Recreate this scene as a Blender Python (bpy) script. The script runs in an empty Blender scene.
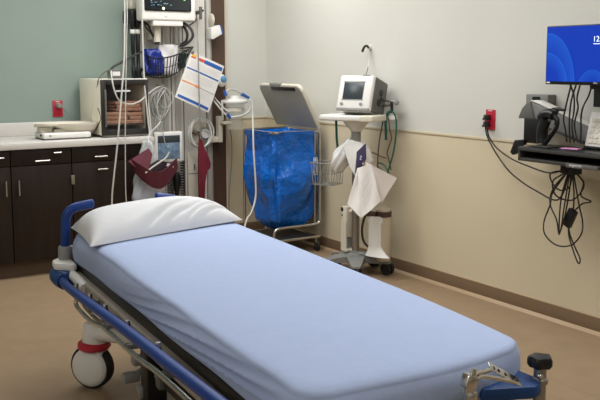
import bpy, bmesh, math, random
from mathutils import Vector, Matrix
random.seed(7)
PI = math.pi
S = bpy.context.scene
COL = S.collection
V = Vector

# ------------------------------------------------------------------ materials
def srgb(r, g, b):
    f = lambda c: (c/255/12.92) if c/255 <= .04045 else ((c/255+.055)/1.055)**2.4
    return (f(r), f(g), f(b), 1)

def mat(name, rgb, rough=.5, metal=0, noise=0, nscale=8, bump=0, bscale=60, alpha=1, trans=0, emit=0, coat=0, spec=.5, stretch=None, ior=1.45, bdist=.01):
    m = bpy.data.materials.new(name); m.use_nodes = True
    nt = m.node_tree; b = nt.nodes['Principled BSDF']
    col = srgb(*rgb)
    b.inputs['Base Color'].default_value = col
    b.inputs['Roughness'].default_value = rough
    b.inputs['Metallic'].default_value = metal
    b.inputs['Specular IOR Level'].default_value = spec
    b.inputs['IOR'].default_value = ior
    b.inputs['Coat Weight'].default_value = coat
    b.inputs['Alpha'].default_value = alpha
    b.inputs['Transmission Weight'].default_value = trans
    if emit:
        b.inputs['Emission Color'].default_value = col
        b.inputs['Emission Strength'].default_value = emit
    tc = nt.nodes.new('ShaderNodeTexCoord'); mp = nt.nodes.new('ShaderNodeMapping')
    nt.links.new(tc.outputs['Object'], mp.inputs[0])
    if stretch: mp.inputs['Scale'].default_value = stretch
    if noise:
        n = nt.nodes.new('ShaderNodeTexNoise'); n.inputs['Scale'].default_value = nscale; n.inputs['Detail'].default_value = 5
        r = nt.nodes.new('ShaderNodeMapRange'); r.inputs['From Min'].default_value = .25; r.inputs['From Max'].default_value = .75
        r.inputs['To Min'].default_value = 1-noise; r.inputs['To Max'].default_value = 1+noise
        mx = nt.nodes.new('ShaderNodeVectorMath'); mx.operation = 'SCALE'; mx.inputs[0].default_value = col[:3]
        nt.links.new(mp.outputs[0], n.inputs['Vector']); nt.links.new(n.outputs['Fac'], r.inputs['Value'])
        nt.links.new(r.outputs[0], mx.inputs['Scale']); nt.links.new(mx.outputs[0], b.inputs['Base Color'])
    if bump:
        n2 = nt.nodes.new('ShaderNodeTexNoise'); n2.inputs['Scale'].default_value = bscale; n2.inputs['Detail'].default_value = 4
        bp = nt.nodes.new('ShaderNodeBump'); bp.inputs['Strength'].default_value = bump; bp.inputs['Distance'].default_value = bdist
        nt.links.new(mp.outputs[0], n2.inputs['Vector']); nt.links.new(n2.outputs['Fac'], bp.inputs['Height'])
        nt.links.new(bp.outputs[0], b.inputs['Normal'])
    return m

M = {}
M['sage'] = mat('sage_paint', (136,152,143), .6, noise=.03, nscale=3, bump=.05, bscale=150)
M['cream'] = mat('cream_paint', (208,208,200), .6, noise=.02, nscale=2, bump=.05, bscale=150)
M['tan'] = mat('tan_wainscot', (211,199,171), .55, noise=.02, nscale=3, bump=.03, bscale=120)
M['ceil'] = mat('ceiling_tile', (225,224,218), .9, noise=.03, nscale=40)
M['rail_strip'] = mat('rail_strip', (204,192,164), .5, noise=.02)
M['base_brown'] = mat('base_brown', (122,101,78), .5, noise=.04, nscale=6)
M['cove'] = mat('base_cove', (176,150,120), .35, noise=.04, nscale=6)
M['floor'] = mat('linoleum', (152,130,104), .38, noise=.07, nscale=9, bump=.02, bscale=60, spec=.35)
M['seam'] = mat('linoleum_seam', (150,126,100), .5, noise=.03)
M['walnut'] = mat('dark_walnut', (36,26,20), .42, noise=.3, nscale=5, stretch=(6,6,.5), spec=.3)
M['brownlam'] = mat('brown_laminate', (82,62,50), .45, noise=.12, nscale=6, stretch=(8,8,.4))
M['pinktrim'] = mat('pale_edge', (198,180,160), .5, noise=.02)
M['toe'] = mat('toe_kick', (82,64,48), .5, noise=.05)
M['counter'] = mat('counter_laminate', (204,201,195), .4, noise=.03, nscale=30)
M['chrome'] = mat('chrome', (205,203,198), .22, metal=1, noise=.03)
M['steel'] = mat('brushed_steel', (165,162,155), .38, metal=1, noise=.06, nscale=20)
M['whiteplas'] = mat('white_plastic', (226,225,220), .4, noise=.015)
M['offwhite'] = mat('offwhite_plastic', (214,208,192), .45, noise=.02)
M['creamplas'] = mat('cream_enamel', (244,238,220), .4, noise=.02)
M['greyplas'] = mat('grey_plastic', (140,140,136), .45, noise=.03)
M['midgrey'] = mat('mid_grey_plastic', (96,95,91), .5, noise=.04)
M['basegrey'] = mat('base_grey', (124,125,122), .5, noise=.04)
M['doorblack'] = mat('door_black', (38,36,34), .45, noise=.06)
M['darkgrey'] = mat('dark_grey_plastic', (58,57,55), .5, noise=.05)
M['black'] = mat('black_plastic', (22,23,24), .38, noise=.1)
M['rubber'] = mat('black_rubber', (26,26,26), .7, noise=.1)
M['cable'] = mat('black_cable', (34,30,27), .5, noise=.08)
M['panel'] = mat('headwall_grey', (214,211,204), .5, noise=.02, nscale=4)
M['panelalu'] = mat('headwall_aluminium', (190,188,182), .38, metal=.2, noise=.03)
M['groove'] = mat('groove_dark', (92,88,84), .6, noise=.03)
M['glassdark'] = mat('screen_dark', (26,33,38), .12, noise=.1, nscale=4, coat=.5)
M['screenoff'] = mat('screen_off', (58,66,70), .25, noise=.05, nscale=5)
M['green_lit'] = mat('green_readout', (120,200,80), .5, emit=.6)
M['pale_lit'] = mat('pale_readout', (120,150,160), .5, emit=.35)
M['power_lit'] = mat('power_light', (230,235,190), .5, emit=.9)
M['blueplas'] = mat('blue_plastic', (14,54,126), .42, noise=.06, nscale=6)
M['bluepad'] = mat('blue_pad', (20,62,116), .5, noise=.06, nscale=8)
M['sheet'] = mat('blue_sheet', (166,181,213), .85, noise=.02, nscale=20, bump=.12, bscale=35, spec=.15)
M['pillow'] = mat('white_pillow', (208,210,213), .85, noise=.01, nscale=10, bump=.15, bscale=22, spec=.15)
M['redplas'] = mat('red_plastic', (182,34,56), .4, noise=.04)
M['rimred'] = mat('caster_red', (186,40,58), .4, noise=.04)
M['maroon'] = mat('maroon_fabric', (84,30,42), .8, noise=.12, nscale=14, bump=.2, bscale=40)
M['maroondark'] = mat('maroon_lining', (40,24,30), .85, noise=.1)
M['red_cloth'] = mat('red_cloth', (112,28,44), .7, noise=.12, nscale=14)
M['bagblue'] = mat('blue_bag_film', (0,100,198), .15, noise=.12, nscale=6, bump=1.0, bscale=9, bdist=.06, coat=.3)
M['navy'] = mat('navy_plastic', (28,48,132), .35, noise=.18, nscale=14, bump=.25, bscale=25)
M['clearplas'] = mat('clear_film', (222,226,228), .15, alpha=.4, noise=.05, nscale=10, bump=.5, bscale=18)
M['clearhard'] = mat('clear_canister', (236,238,236), .1, alpha=.10, noise=.03)
M['cleartube'] = mat('clear_tube', (220,221,216), .25, alpha=.75, noise=.02)
M['paletube'] = mat('pale_tube', (186,185,179), .4, noise=.03)
M['whitebag'] = mat('white_film', (238,239,240), .3, noise=.03, nscale=9, bump=.8, bscale=20, alpha=.95)
M['palelilac'] = mat('pale_blue_cloth', (150,156,186), .8, noise=.08, nscale=8, bump=.2)
M['purple'] = mat('purple_card', (72,66,104), .5, noise=.06)
M['paper'] = mat('white_paper', (232,228,224), .7, noise=.02, bump=.2, bscale=14)
M['paperpink'] = mat('paper_back', (214,204,196), .7, noise=.03, bump=.2, bscale=10)
M['ink'] = mat('faint_ink', (214,211,211), .7, noise=.05)
M['inkgrey'] = mat('grey_ink', (178,182,190), .7, noise=.1, nscale=60)
M['inkblue'] = mat('blue_ink', (44,92,170), .6, noise=.05)
M['inkorange'] = mat('orange_ink', (226,146,90), .6, noise=.08)
M['inkred'] = mat('red_ink', (206,82,74), .6, noise=.08)
M['inkyellow'] = mat('yellow_ink', (222,184,84), .6, noise=.08)
M['green'] = mat('green_hose', (12,86,68), .4, noise=.08)
M['brown_cord'] = mat('brown_cord', (92,74,56), .5, noise=.08)
M['peach'] = mat('peach_blanket', (196,148,120), .9, noise=.14, nscale=18, bump=.4, bscale=40)
M['warmglass'] = mat('warmer_glass', (60,60,60), .08, alpha=.16, noise=.02)
M['interior'] = mat('warmer_inside', (70,64,58), .6, noise=.06)
M['tancyl'] = mat('tan_cylinder', (196,184,164), .35, metal=.25, noise=.04)
M['brownstrap'] = mat('brown_strap', (70,54,44), .7, noise=.08)
M['pink'] = mat('pink_note', (222,150,206), .7, noise=.03)
M['lblue'] = mat('light_blue_plastic', (90,150,196), .4, noise=.05)
M['litter'] = mat('litter_frame', (164,156,142), .5, noise=.05)
M['hamperlid'] = mat('lid_grey', (160,160,152), .45, noise=.06, nscale=5)
M['whitemark'] = mat('white_mark', (236,236,240), .5, emit=.0, noise=.02)
M['screen_text'] = mat('screen_text', (215,225,255), .5, emit=.8)
M['darkgreen'] = mat('dark_green_pack', (44,66,58), .6, noise=.1)

def wallpaper():
    # the monitor's desktop: plain soft petals of blue light
    m = bpy.data.materials.new('blue_desktop'); m.use_nodes = True
    nt = m.node_tree; b = nt.nodes['Principled BSDF']; L = nt.links.new
    tc = nt.nodes.new('ShaderNodeTexCoord')
    def blob(cx, cz, rx, rz, w):
        s = nt.nodes.new('ShaderNodeVectorMath'); s.operation = 'SUBTRACT'; s.inputs[1].default_value = (0, cx, cz)
        d = nt.nodes.new('ShaderNodeVectorMath'); d.operation = 'MULTIPLY'; d.inputs[1].default_value = (0, 1/rx, 1/rz)
        ln = nt.nodes.new('ShaderNodeVectorMath'); ln.operation = 'LENGTH'
        L(tc.outputs['Object'], s.inputs[0]); L(s.outputs[0], d.inputs[0]); L(d.outputs[0], ln.inputs[0])
        r = nt.nodes.new('ShaderNodeValToRGB'); e = r.color_ramp.elements
        e[0].position = .55; e[0].color = (0,0,0,1); e[1].position = .97; e[1].color = (w*.5,)*3+(1,)
        q = e.new(.985); q.color = (w,)*3+(1,); q = e.new(1.0); q.color = (0,0,0,1)
        L(ln.outputs['Value'], r.inputs[0]); return r.outputs[0]
    a = blob(.245, -.15, .17, .26, .6); c = blob(.255, -.15, .135, .165, .55); d = blob(-.03, -.2, .10, .13, .5)
    s1 = nt.nodes.new('ShaderNodeMath'); s1.operation = 'ADD'; L(a, s1.inputs[0]); L(c, s1.inputs[1])
    s2 = nt.nodes.new('ShaderNodeMath'); s2.operation = 'ADD'; L(s1.outputs[0], s2.inputs[0]); L(d, s2.inputs[1])
    mx = nt.nodes.new('ShaderNodeMix'); mx.data_type = 'RGBA'
    mx.inputs[6].default_value = srgb(4,54,176); mx.inputs[7].default_value = srgb(40,122,236)
    L(s2.outputs[0], mx.inputs[0])
    L(mx.outputs[2], b.inputs['Emission Color']); b.inputs['Emission Strength'].default_value = SCREEN
    b.inputs['Base Color'].default_value = (.005,.008,.02,1); b.inputs['Roughness'].default_value = .25
    return m
SCREEN = .85
M['desktop'] = wallpaper()

# ------------------------------------------------------------------ mesh builder
def smoothpts(pts, n=6, closed=False):
    P = [V(p) for p in pts]
    if len(P) < 3: return P
    out = []; N = len(P)
    for i in range(N if closed else N-1):
        if closed: a, b, c, d = P[(i-1) % N], P[i], P[(i+1) % N], P[(i+2) % N]
        else: a, b, c, d = P[max(i-1,0)], P[i], P[i+1], P[min(i+2,N-1)]
        for k in range(n):
            t = k/n
            out.append(.5*((2*b)+(c-a)*t+(2*a-5*b+4*c-d)*t*t+(3*b-a-3*c+d)*t**3))
    if not closed: out.append(P[-1])
    return out

class MB:
    def __init__(s): s.bm = bmesh.new(); s.mi = 0
    def mark(s, faces):
        for f in faces: f.material_index = s.mi
    def add(s, verts, faces):
        vs = [s.bm.verts.new(v) for v in verts]; out = []
        for f in faces:
            try: out.append(s.bm.faces.new([vs[i] for i in f]))
            except ValueError: pass
        s.mark(out); return vs
    def box(s, c, size, rot=None, bev=0, seg=2):
        t = bmesh.new(); bmesh.ops.create_cube(t, size=1)
        bmesh.ops.scale(t, vec=size, verts=t.verts)
        if bev: bmesh.ops.bevel(t, geom=t.edges[:], offset=bev, segments=seg, affect='EDGES', profile=.5)
        m = Matrix.Translation(V(c))
        if rot is not None: m = m @ (rot if isinstance(rot, Matrix) else Matrix.Rotation(rot, 4, 'Z'))
        t.transform(m); s.merge(t); return s
    def bx(s, x0, x1, y0, y1, z0, z1, bev=0, seg=2):
        return s.box(((x0+x1)/2,(y0+y1)/2,(z0+z1)/2), (abs(x1-x0),abs(y1-y0),abs(z1-z0)), None, bev, seg)
    def merge(s, t):
        t.verts.index_update(); s.add([v.co.copy() for v in t.verts], [[v.index for v in f.verts] for f in t.faces]); t.free()
    def tube(s, pts, r, seg=8, n=6, smooth=True, closed=False, cap=True, r2=None):
        P = smoothpts(pts, n, closed) if smooth else [V(p) for p in pts]
        N = len(P); rings = []; up = None
        for i in range(N):
            a = P[(i-1) % N] if (closed or i > 0) else P[i]; b = P[(i+1) % N] if (closed or i < N-1) else P[i]
            t = (b-a)
            if t.length < 1e-9: t = V((0,0,1))
            t.normalize()
            if up is None:
                up = t.orthogonal().normalized()
            else:
                up = up - t*up.dot(t)
                if up.length < 1e-6: up = t.orthogonal()
                up.normalize()
            w = t.cross(up); rr = r if r2 is None else r+(r2-r)*i/(N-1)
            rings.append([P[i]+(up*math.cos(2*PI*k/seg)+w*math.sin(2*PI*k/seg))*rr for k in range(seg)])
        vs = [v for q in rings for v in q]; fs = []
        for i in range(N if closed else N-1):
            j = (i+1) % N
            for k in range(seg): fs.append((i*seg+k, i*seg+(k+1) % seg, j*seg+(k+1) % seg, j*seg+k))
        if cap and not closed:
            fs.append(tuple(range(seg))); fs.append(tuple((N-1)*seg+k for k in range(seg)))
        s.add(vs, fs); return s
    def cyl(s, a, b, r, r2=None, seg=20):
        return s.tube([a, b], r, seg, smooth=False, r2=r2)
    def lathe(s, prof, o, axis=(0,0,1), seg=28, sx=1, sy=1, rot=0):
        ax = V(axis).normalized(); q = V((0,0,1)).rotation_difference(ax).to_matrix().to_4x4()
        m = Matrix.Translation(V(o)) @ q @ Matrix.Rotation(rot, 4, 'Z')
        vs = []; fs = []; n = len(prof)
        for r, z in prof:
            for k in range(seg):
                vs.append(m @ V((max(r,1e-4)*math.cos(2*PI*k/seg)*sx, max(r,1e-4)*math.sin(2*PI*k/seg)*sy, z)))
        for i in range(n-1):
            for k in range(seg): fs.append((i*seg+k, i*seg+(k+1) % seg, (i+1)*seg+(k+1) % seg, (i+1)*seg+k))
        fs.append(tuple(range(seg))); fs.append(tuple((n-1)*seg+k for k in range(seg)))
        s.add(vs, fs); return s
    def prism(s, poly, d, bev=0):
        d = V(d); n = len(poly); P = [V(p) for p in poly]
        t = bmesh.new(); a = [t.verts.new(p) for p in P]; b = [t.verts.new(p+d) for p in P]
        t.faces.new(a); t.faces.new(b[::-1])
        for i in range(n): t.faces.new((a[i], a[(i+1) % n], b[(i+1) % n], b[i]))
        if bev: bmesh.ops.bevel(t, geom=t.edges[:], offset=bev, segments=2, affect='EDGES', profile=.5)
        s.merge(t); return s
    def grid(s, fn, nu, nv, cu=False, cv=False):
        vs = [V(fn(i/(nu if cu else nu-1), j/(nv if cv else nv-1))) for i in range(nu) for j in range(nv)]; fs = []
        for i in range(nu if cu else nu-1):
            for j in range(nv if cv else nv-1):
                a, b = (i+1) % nu, (j+1) % nv
                fs.append((i*nv+j, a*nv+j, a*nv+b, i*nv+b))
        s.add(vs, fs); return s
    def slab(s, fn, nu, nv, th):
        # a bent sheet with thickness: fn(u,v) -> (point), th vector
        th = V(th); A = [V(fn(i/(nu-1), j/(nv-1))) for i in range(nu) for j in range(nv)]; n = len(A)
        fs = []
        for i in range(nu-1):
            for j in range(nv-1):
                q = (i*nv+j, (i+1)*nv+j, (i+1)*nv+j+1, i*nv+j+1)
                fs.append(q); fs.append(tuple(n+k for k in q[::-1]))
        rim = [j for j in range(nv)]+[i*nv+nv-1 for i in range(1,nu)]+[(nu-1)*nv+j for j in range(nv-2,-1,-1)]+[i*nv for i in range(nu-2,0,-1)]
        for k in range(len(rim)):
            a, b = rim[k], rim[(k+1) % len(rim)]; fs.append((a, b, n+b, n+a))
        s.add(A+[a+th for a in A], fs); return s
    def ell(s, c, r, rot=None, seg=20, rings=12):
        t = bmesh.new(); bmesh.ops.create_uvsphere(t, u_segments=seg, v_segments=rings, radius=1)
        m = Matrix.Translation(V(c))
        if rot is not None: m = m @ rot
        t.transform(m @ Matrix.Diagonal((*r, 1))); s.merge(t); return s

W = {}
def emit(mb, name, mats, parent=None, local=False, label=None, angle=38, origin=None):
    bm = mb.bm
    bmesh.ops.recalc_face_normals(bm, faces=bm.faces[:])
    if parent is not None and not local: bm.transform(W[parent].inverted())
    o0 = None
    if parent is None:
        zs = min(v.co.z for v in bm.verts); n = len(bm.verts)
        o0 = V(origin) if origin else V((sum(v.co.x for v in bm.verts)/n, sum(v.co.y for v in bm.verts)/n, zs))
        bm.transform(Matrix.Translation(-o0))
    me = bpy.data.meshes.new(name); bm.to_mesh(me); bm.free()
    for k in (mats if isinstance(mats, (list, tuple)) else [mats]): me.materials.append(M[k])
    me.polygons.foreach_set('use_smooth', [True]*len(me.polygons))
    me.set_sharp_from_angle(angle=math.radians(angle))
    o = bpy.data.objects.new(name, me); COL.objects.link(o)
    if parent is not None: o.parent = parent; W[o] = W[parent].copy()
    else: o.location = o0; W[o] = Matrix.Translation(o0)
    if label: o['label'] = label
    return o
def tag(o, label, cat, group=None):
    o['label'] = label; o['category'] = cat
    if group: o['group'] = group
    return o
def thing(name, label, cat, loc=(0,0,0), rotz=0, group=None):
    o = bpy.data.objects.new(name, None); COL.objects.link(o); o.empty_display_size = .05
    o.location = loc; o.rotation_euler = (0,0,rotz)
    W[o] = Matrix.Translation(V(loc)) @ Matrix.Rotation(rotz, 4, 'Z')
    return tag(o, label, cat, group)
def struct(mb, name, mats):
    o = emit(mb, name, mats, angle=30); o['kind'] = 'structure'; return o
def solo(mb, name, mats, label, cat, group=None, angle=38):
    return tag(emit(mb, name, mats, angle=angle), label, cat, group)

# ------------------------------------------------------------------ the room
XR, YB, HR, HB, ZC = 3.665, 6.315, .963, .087, 2.6
XL, YF = -2.4, -2.2
b = MB(); b.bx(XL-.1, XR+.1, YF-.1, YB+.1, -.1, 0)
b.mi = 1
for x in (1.2, 2.95): b.bx(x-.001, x+.001, YF, YB, -.001, .0004)
for y in (4.35, 2.35): b.bx(XL, XR, y-.001, y+.001, -.001, .0004)
struct(b, 'floor', ['floor', 'seam'])
b = MB(); b.bx(XL-.1, XR+.1, YF-.1, YB+.1, ZC, ZC+.1); struct(b, 'ceiling', 'ceil')
b = MB(); b.bx(XL, 2.9, YB, YB+.1, 0, ZC)
b.mi = 1; b.bx(2.9, XR+.1, YB, YB+.1, HR, ZC)
b.mi = 2; b.bx(2.9, XR+.1, YB, YB+.1, 0, HR)
struct(b, 'wall_back', ['sage', 'cream', 'tan'])
b = MB(); b.bx(XR, XR+.1, YF-.1, YB, HR, ZC); b.mi = 1; b.bx(XR, XR+.1, YF-.1, YB, 0, HR)
struct(b, 'wall_right', ['cream', 'tan'])
b = MB(); b.bx(XL-.1, XL, YF-.1, YB, 0, ZC); struct(b, 'wall_left', 'cream')
b = MB(); b.bx(XL, XR, YF-.1, YF, 0, ZC); struct(b, 'wall_front', 'cream')
b = MB(); b.bx(XR-.006, XR, YF, YB, HR-.010, HR+.006, .002); b.bx(3.26, XR-.006, YB-.006, YB, HR-.010, HR+.006, .002)
struct(b, 'trim_1', 'rail_strip')
def basep(y0, y1, name):
    b = MB(); b.bx(XR-.008, XR, y0, y1, 0, HB, .002); b.mi = 1
    b.prism([(XR-.030, y0, .0005), (XR-.008, y0, .0005), (XR-.008, y0, .016)], (0, y1-y0, 0))
    b.bx(XR-.009, XR, y0, y1, HB, HB+.004)
    return struct(b, name, ['base_brown', 'cove'])
basep(YF, YB, 'baseboard_right')
b = MB(); b.bx(3.27, XR-.03, YB-.008, YB, 0, HB, .002); struct(b, 'baseboard_back', 'base_brown')
# headwall: the grey service panel and the brown laminate strip beside it
b = MB(); b.bx(2.552, 3.118, 6.235, YB, 0, ZC)
b.mi = 1
for x0, x1 in ((2.70,2.74),(2.80,2.845),(3.075,3.105)): b.bx(x0, x1, 6.222, 6.236, 0, ZC, .002)
b.mi = 2
for x in (2.77, 2.872, 3.068, 3.110): b.bx(x-.004, x+.004, 6.2335, 6.2365, 0, ZC)
struct(b, 'trim_2', ['panel', 'panelalu', 'groove'])
b = MB(); b.bx(3.119, 3.254, 6.265, YB, 0, ZC); b.mi = 1; b.bx(3.254, 3.266, 6.262, YB, 0, ZC)
struct(b, 'trim_3', ['brownlam', 'pinktrim'])

# ------------------------------------------------------------------ counter and cabinets
YC = 5.728
def handle(p, horiz, ln, parent, name='handle'):
    b = MB(); x, y, z = p
    d = V((ln/2,0,0)) if horiz else V((0,0,ln/2))
    p = V((x, y-.026, z))
    b.tube([p-d, p+d], .006, 10, smooth=False)
    for s in (-1, 1): b.tube([p+d*.8*s, p+d*.8*s+V((0,.027,0))], .004, 8, smooth=False)
    return emit(b, name, 'chrome', parent)
def cabinet(x0, x1, label):
    t = thing('base_cabinet', label, 'cabinet', ((x0+x1)/2, 6.0, 0), group='dark wood base cabinets')
    b = MB(); b.bx(x0+.001, x1-.001, YC+.02, YB-.002, .106, .853); emit(b, 'carcass', 'walnut', t)
    b = MB(); b.bx(x0+.001, x1-.001, YC+.064, YB-.02, 0, .106); emit(b, 'toe_kick', 'toe', t)
    return t
def front(t, x0, x1, z0, z1, kind):
    b = MB(); b.bx(x0+.003, x1-.003, YC, YC+.02, z0+.003, z1-.003, .002)
    return emit(b, kind, 'walnut', t)
XS = (1.811, 5.728, 0.765)[0]
zs = .745
c1 = cabinet(1.0, XS, 'dark brown base cabinet under the counter, left of the seam, with two vertical bar pulls')
d = front(c1, 1.0, 1.41, .106, zs, 'door'); handle((1.372, 5.728, 0.607), False, .10, d)
d = front(c1, 1.41, XS, .106, zs, 'door'); handle((1.454, 5.728, 0.607), False, .10, d)
d = front(c1, 1.0, 1.41, zs, .853, 'drawer'); handle((1.333, 5.728, 0.807), True, .06, d)
d = front(c1, 1.41, XS, zs, .853, 'drawer'); handle((1.61, 5.728, 0.774), True, .095, d)
handle((1.711, 5.728, 0.822), True, .05, d)
c2 = cabinet(XS, 2.385, 'dark brown base cabinet nearest the headwall, with two short bar pulls one above the other')
d = front(c2, XS, 2.385, .745, .853, 'drawer'); handle((2.008, 5.728, 0.78), True, .09, d)
d = front(c2, XS, 2.385, .106, .745, 'door'); handle((2.017, 5.728, 0.692), True, .07, d)
b = MB(); p = V((1.813, 5.728, 0.633)); b.box(p+V((0,-.007,0)), (.024,.014,.062), None, .003); emit(b, 'latch', 'steel', c2)
b = MB(); b.bx(.95, 2.395, 5.70, YB-.001, .855, .897, .004)
b.bx(.95, 2.395, YB-.02, YB-.001, .897, .992, .004)
solo(b, 'countertop', 'counter', 'long pale laminate countertop with a low backsplash over the dark cabinets', 'countertop')

# red outlet on the green wall, with plug and cord
def outlet(c, n, side, label):
    t = thing('red_outlet', label, 'outlet', c, group='red wall outlets')
    n = V(n); side = V(side)
    rot = Matrix((side, n*-1, (0,0,1))).transposed().to_4x4()
    b = MB(); b.box(V(c)+n*.004, (.072,.008,.118), rot, .002); emit(b, 'cover_plate', 'redplas', t)
    for dz in (.022, -.022):
        b = MB(); b.box(V(c)+n*.009+V((0,0,dz)), (.034,.006,.030), rot, .004); emit(b, 'socket', 'redplas', t)
    b = MB(); b.mi = 0; b.box(V(c)+n*.0088+V((0,0,.052)), (.03,.0016,.005), rot); emit(b, 'printed_label', 'ink', t)
    return t
oc = (1.905, 6.315, 1.083)
outlet(oc, (0,-1,0), (1,0,0), 'red wall outlet with a grey plug, on the green wall above the counter')
b = MB(); p = V((1.909, 6.29, 1.106)); b.cyl(p+V((0,.012,0)), p+V((0,-.028,0)), .022, .016, 14)
b.tube([p+V((0,-.02,0))] + [V(q) for q in [(1.926, 6.25, 1.093), (1.957, 6.26, 1.052), (1.995, 6.27, 1.01), (2.018, 6.25, 0.974), (2.03, 6.2, 0.939)]] + [V((2.0,6.1,.902)), V((1.93,6.05,.902))], .0035, 6)
solo(b, 'power_plug', 'greyplas', 'grey round plug and thin cord in the red outlet over the counter', 'plug')

# infant scale
t = thing('infant_scale', 'cream infant scale with a curved tray, standing on the counter below the red outlet', 'scale', (1.80,5.93,.897))
b = MB(); b.bx(1.655, 1.985, 5.82, 6.04, .903, .945, .014, 3); emit(b, 'base', 'whiteplas', t)
b = MB(); b.bx(1.66, 1.98, 5.825, 6.035, .897, .904); emit(b, 'foot_plate', 'darkgrey', t)
b = MB(); p = V((1.634, 5.82, 0.947)); b.box((1.652,5.87,.928), (.008,.03,.014), None, .002); emit(b, 'button', 'darkgrey', t)
b = MB(); b.box((1.70,5.818,.926), (.012,.006,.006)); emit(b, 'button', 'darkgrey', t)
b = MB(); b.bx(1.74, 1.94, 5.86, 6.0, .944, .965, .006); emit(b, 'column', 'offwhite', t)
def tray(u, v):
    x = 1.625+u*.435; w = .13
    e = abs(2*u-1); k = math.sqrt(max(.02, 1-max(0, (e-.45)/.55)**2.2))
    yy = (2*v-1); ww = w*k*(.80+.2*u)
    d = (.014+.052*min(1, max(0, (u-.28)/.3))**.8)*(k if u > .5 else 1)
    rim = 1.006-.004*u
    return (x, 5.93+yy*ww, rim-d*(1-abs(yy)**3.0)-.018*max(0, .25-u)*4*0)
b = MB(); b.slab(tray, 40, 24, (0,0,-.010)); emit(b, 'tray', 'offwhite', t, angle=60)
b = MB(); b.bx(1.655, 1.735, 5.88, 5.98, .944, .982, .008); emit(b, 'tray_support', 'offwhite', t)

# blanket warmer
W_T = t = thing('blanket_warmer', 'cream and black warming cabinet with a glass door, standing on the counter', 'warmer', (2.24,6.0,.897))
WX0, WX1, WY0, WY1, WZ0, WZ1 = 2.055, 2.40, 5.80, 6.26, .912, 1.300
b = MB()
b.bx(WX0, WX0+.02, WY0+.02, WY1, WZ0, WZ1, .003); b.bx(WX1-.02, WX1, WY0+.02, WY1, WZ0, WZ1, .003)
b.bx(WX0+.02, WX1-.02, WY0+.02, WY1, WZ1-.02, WZ1, .003); b.bx(WX0+.02, WX1-.02, WY0+.02, WY1, WZ0, WZ0+.02)
b.bx(WX0+.02, WX1-.02, WY1-.02, WY1, WZ0+.02, WZ1-.02); emit(b, 'housing', 'creamplas', t)
b = MB(); b.bx(WX0+.021, WX1-.021, WY1-.03, WY1-.021, WZ0+.021, WZ1-.021)
b.bx(WX0+.021, WX1-.021, WY0+.03, WY1-.03, WZ0+.066, WZ0+.072); emit(b, 'liner', 'interior', t)
b = MB(); fw = .02
b.bx(WX0, WX0+.036, WY0, WY0+.019, WZ0, WZ1-.004, .003); b.bx(WX1-fw, WX1, WY0, WY0+.019, WZ0, WZ1-.004, .003)
b.bx(WX0+.036, WX1-fw, WY0, WY0+.019, WZ1-.04, WZ1-.004, .003); b.bx(WX0+.036, WX1-fw, WY0, WY0+.019, WZ0, WZ0+.04, .003)
dr = emit(b, 'door', 'doorblack', t)
b = MB(); b.bx(WX0+.036, WX1-fw, WY0+.008, WY0+.012, WZ0+.04, WZ1-.04); emit(b, 'glass_pane', 'warmglass', dr)
b = MB(); p = V((2.205, 5.8, 1.218)); b.box(p+V((.005,-.004,0)), (.105,.006,.012), None, .001); emit(b, 'name_strip', 'ink', dr)
b = MB(); b.bx(WX0+.02, WX0+.034, WY0-.014, WY0, WZ0+.06, WZ1-.07, .004); emit(b, 'handle', 'midgrey', dr)
b = MB(); b.bx(WX0+.005, WX1-.005, WY0-.001, WY0+.019, WZ1-.004, WZ1+.004, .001); emit(b, 'top_trim', 'whiteplas', t)
b = MB(); b.bx(WX0+.004, WX1-.004, WY0-.002, WY0+.02, WZ0-.008, WZ0-.001); emit(b, 'bottom_trim', 'steel', t)
for x in (WX0+.04, WX1-.04):
    for y in (WY0+.05, WY1-.05):
        b = MB(); b.cyl((x,y,.897), (x,y,WZ0+.001), .015, seg=12); emit(b, 'foot', 'black', t)
def blanket(cx, cy, cz, sx, sy, sz, label, rz=0):
    b = MB(); n = 3
    for k in range(n):
        h = sz/n
        def fn(u, v, k=k, h=h):
            a = 2*PI*v; r = h*.5
            x = (u-.5)*sx + .006*math.sin(9*u+k*2)
            cs, sn = math.cos(a), math.sin(a)
            y = (sy/2-r)*max(-1, min(1, cs*2.2)) + r*cs*.6
            return (cx+x*math.cos(rz)-y*math.sin(rz), cy+y*math.cos(rz)+x*math.sin(rz), cz+h*(k+.5)+r*max(-1,min(1,sn*1.5))*(1+.10*math.sin(13*u+k*3+v*5)))
        b.grid(fn, 14, 18, cv=True)
        for e in (0, 1): b.ell((cx+(e-.5)*sx*math.cos(rz), cy, cz+h*(k+.5)), (.012, sy/2-.004, h*.46), seg=12, rings=8)
    return solo(b, 'folded_blanket', 'peach', label, 'blanket', 'blankets in the warming cabinet', angle=80)
zb = WZ0+.0725
blanket(2.175, 5.93, zb, .17, .20, .085, 'lower peach folded blanket behind the warmer glass, nearest the cream side')
blanket(2.315, 5.93, zb, .10, .20, .080, 'lower peach folded blanket behind the warmer glass, on the right')
blanket(2.27, 5.94, zb+.089, .19, .18, .070, 'peach folded blanket on top of the stack behind the warmer glass', .05)
# small grey box on the warmer
t = thing('display_box', 'small grey box with a tiny display, on top of the warming cabinet', 'device', (2.16,5.88,1.30))
p = V((2.189, 5.86, 1.325))
b = MB(); b.bx(p.x-.042, p.x+.042, 5.86, 5.93, 1.3005, 1.365, .008); emit(b, 'case', 'midgrey', t)
b = MB(); b.bx(p.x-.028, p.x+.028, 5.857, 5.861, 1.322, 1.352, .001); emit(b, 'display', 'ink', t)
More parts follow.
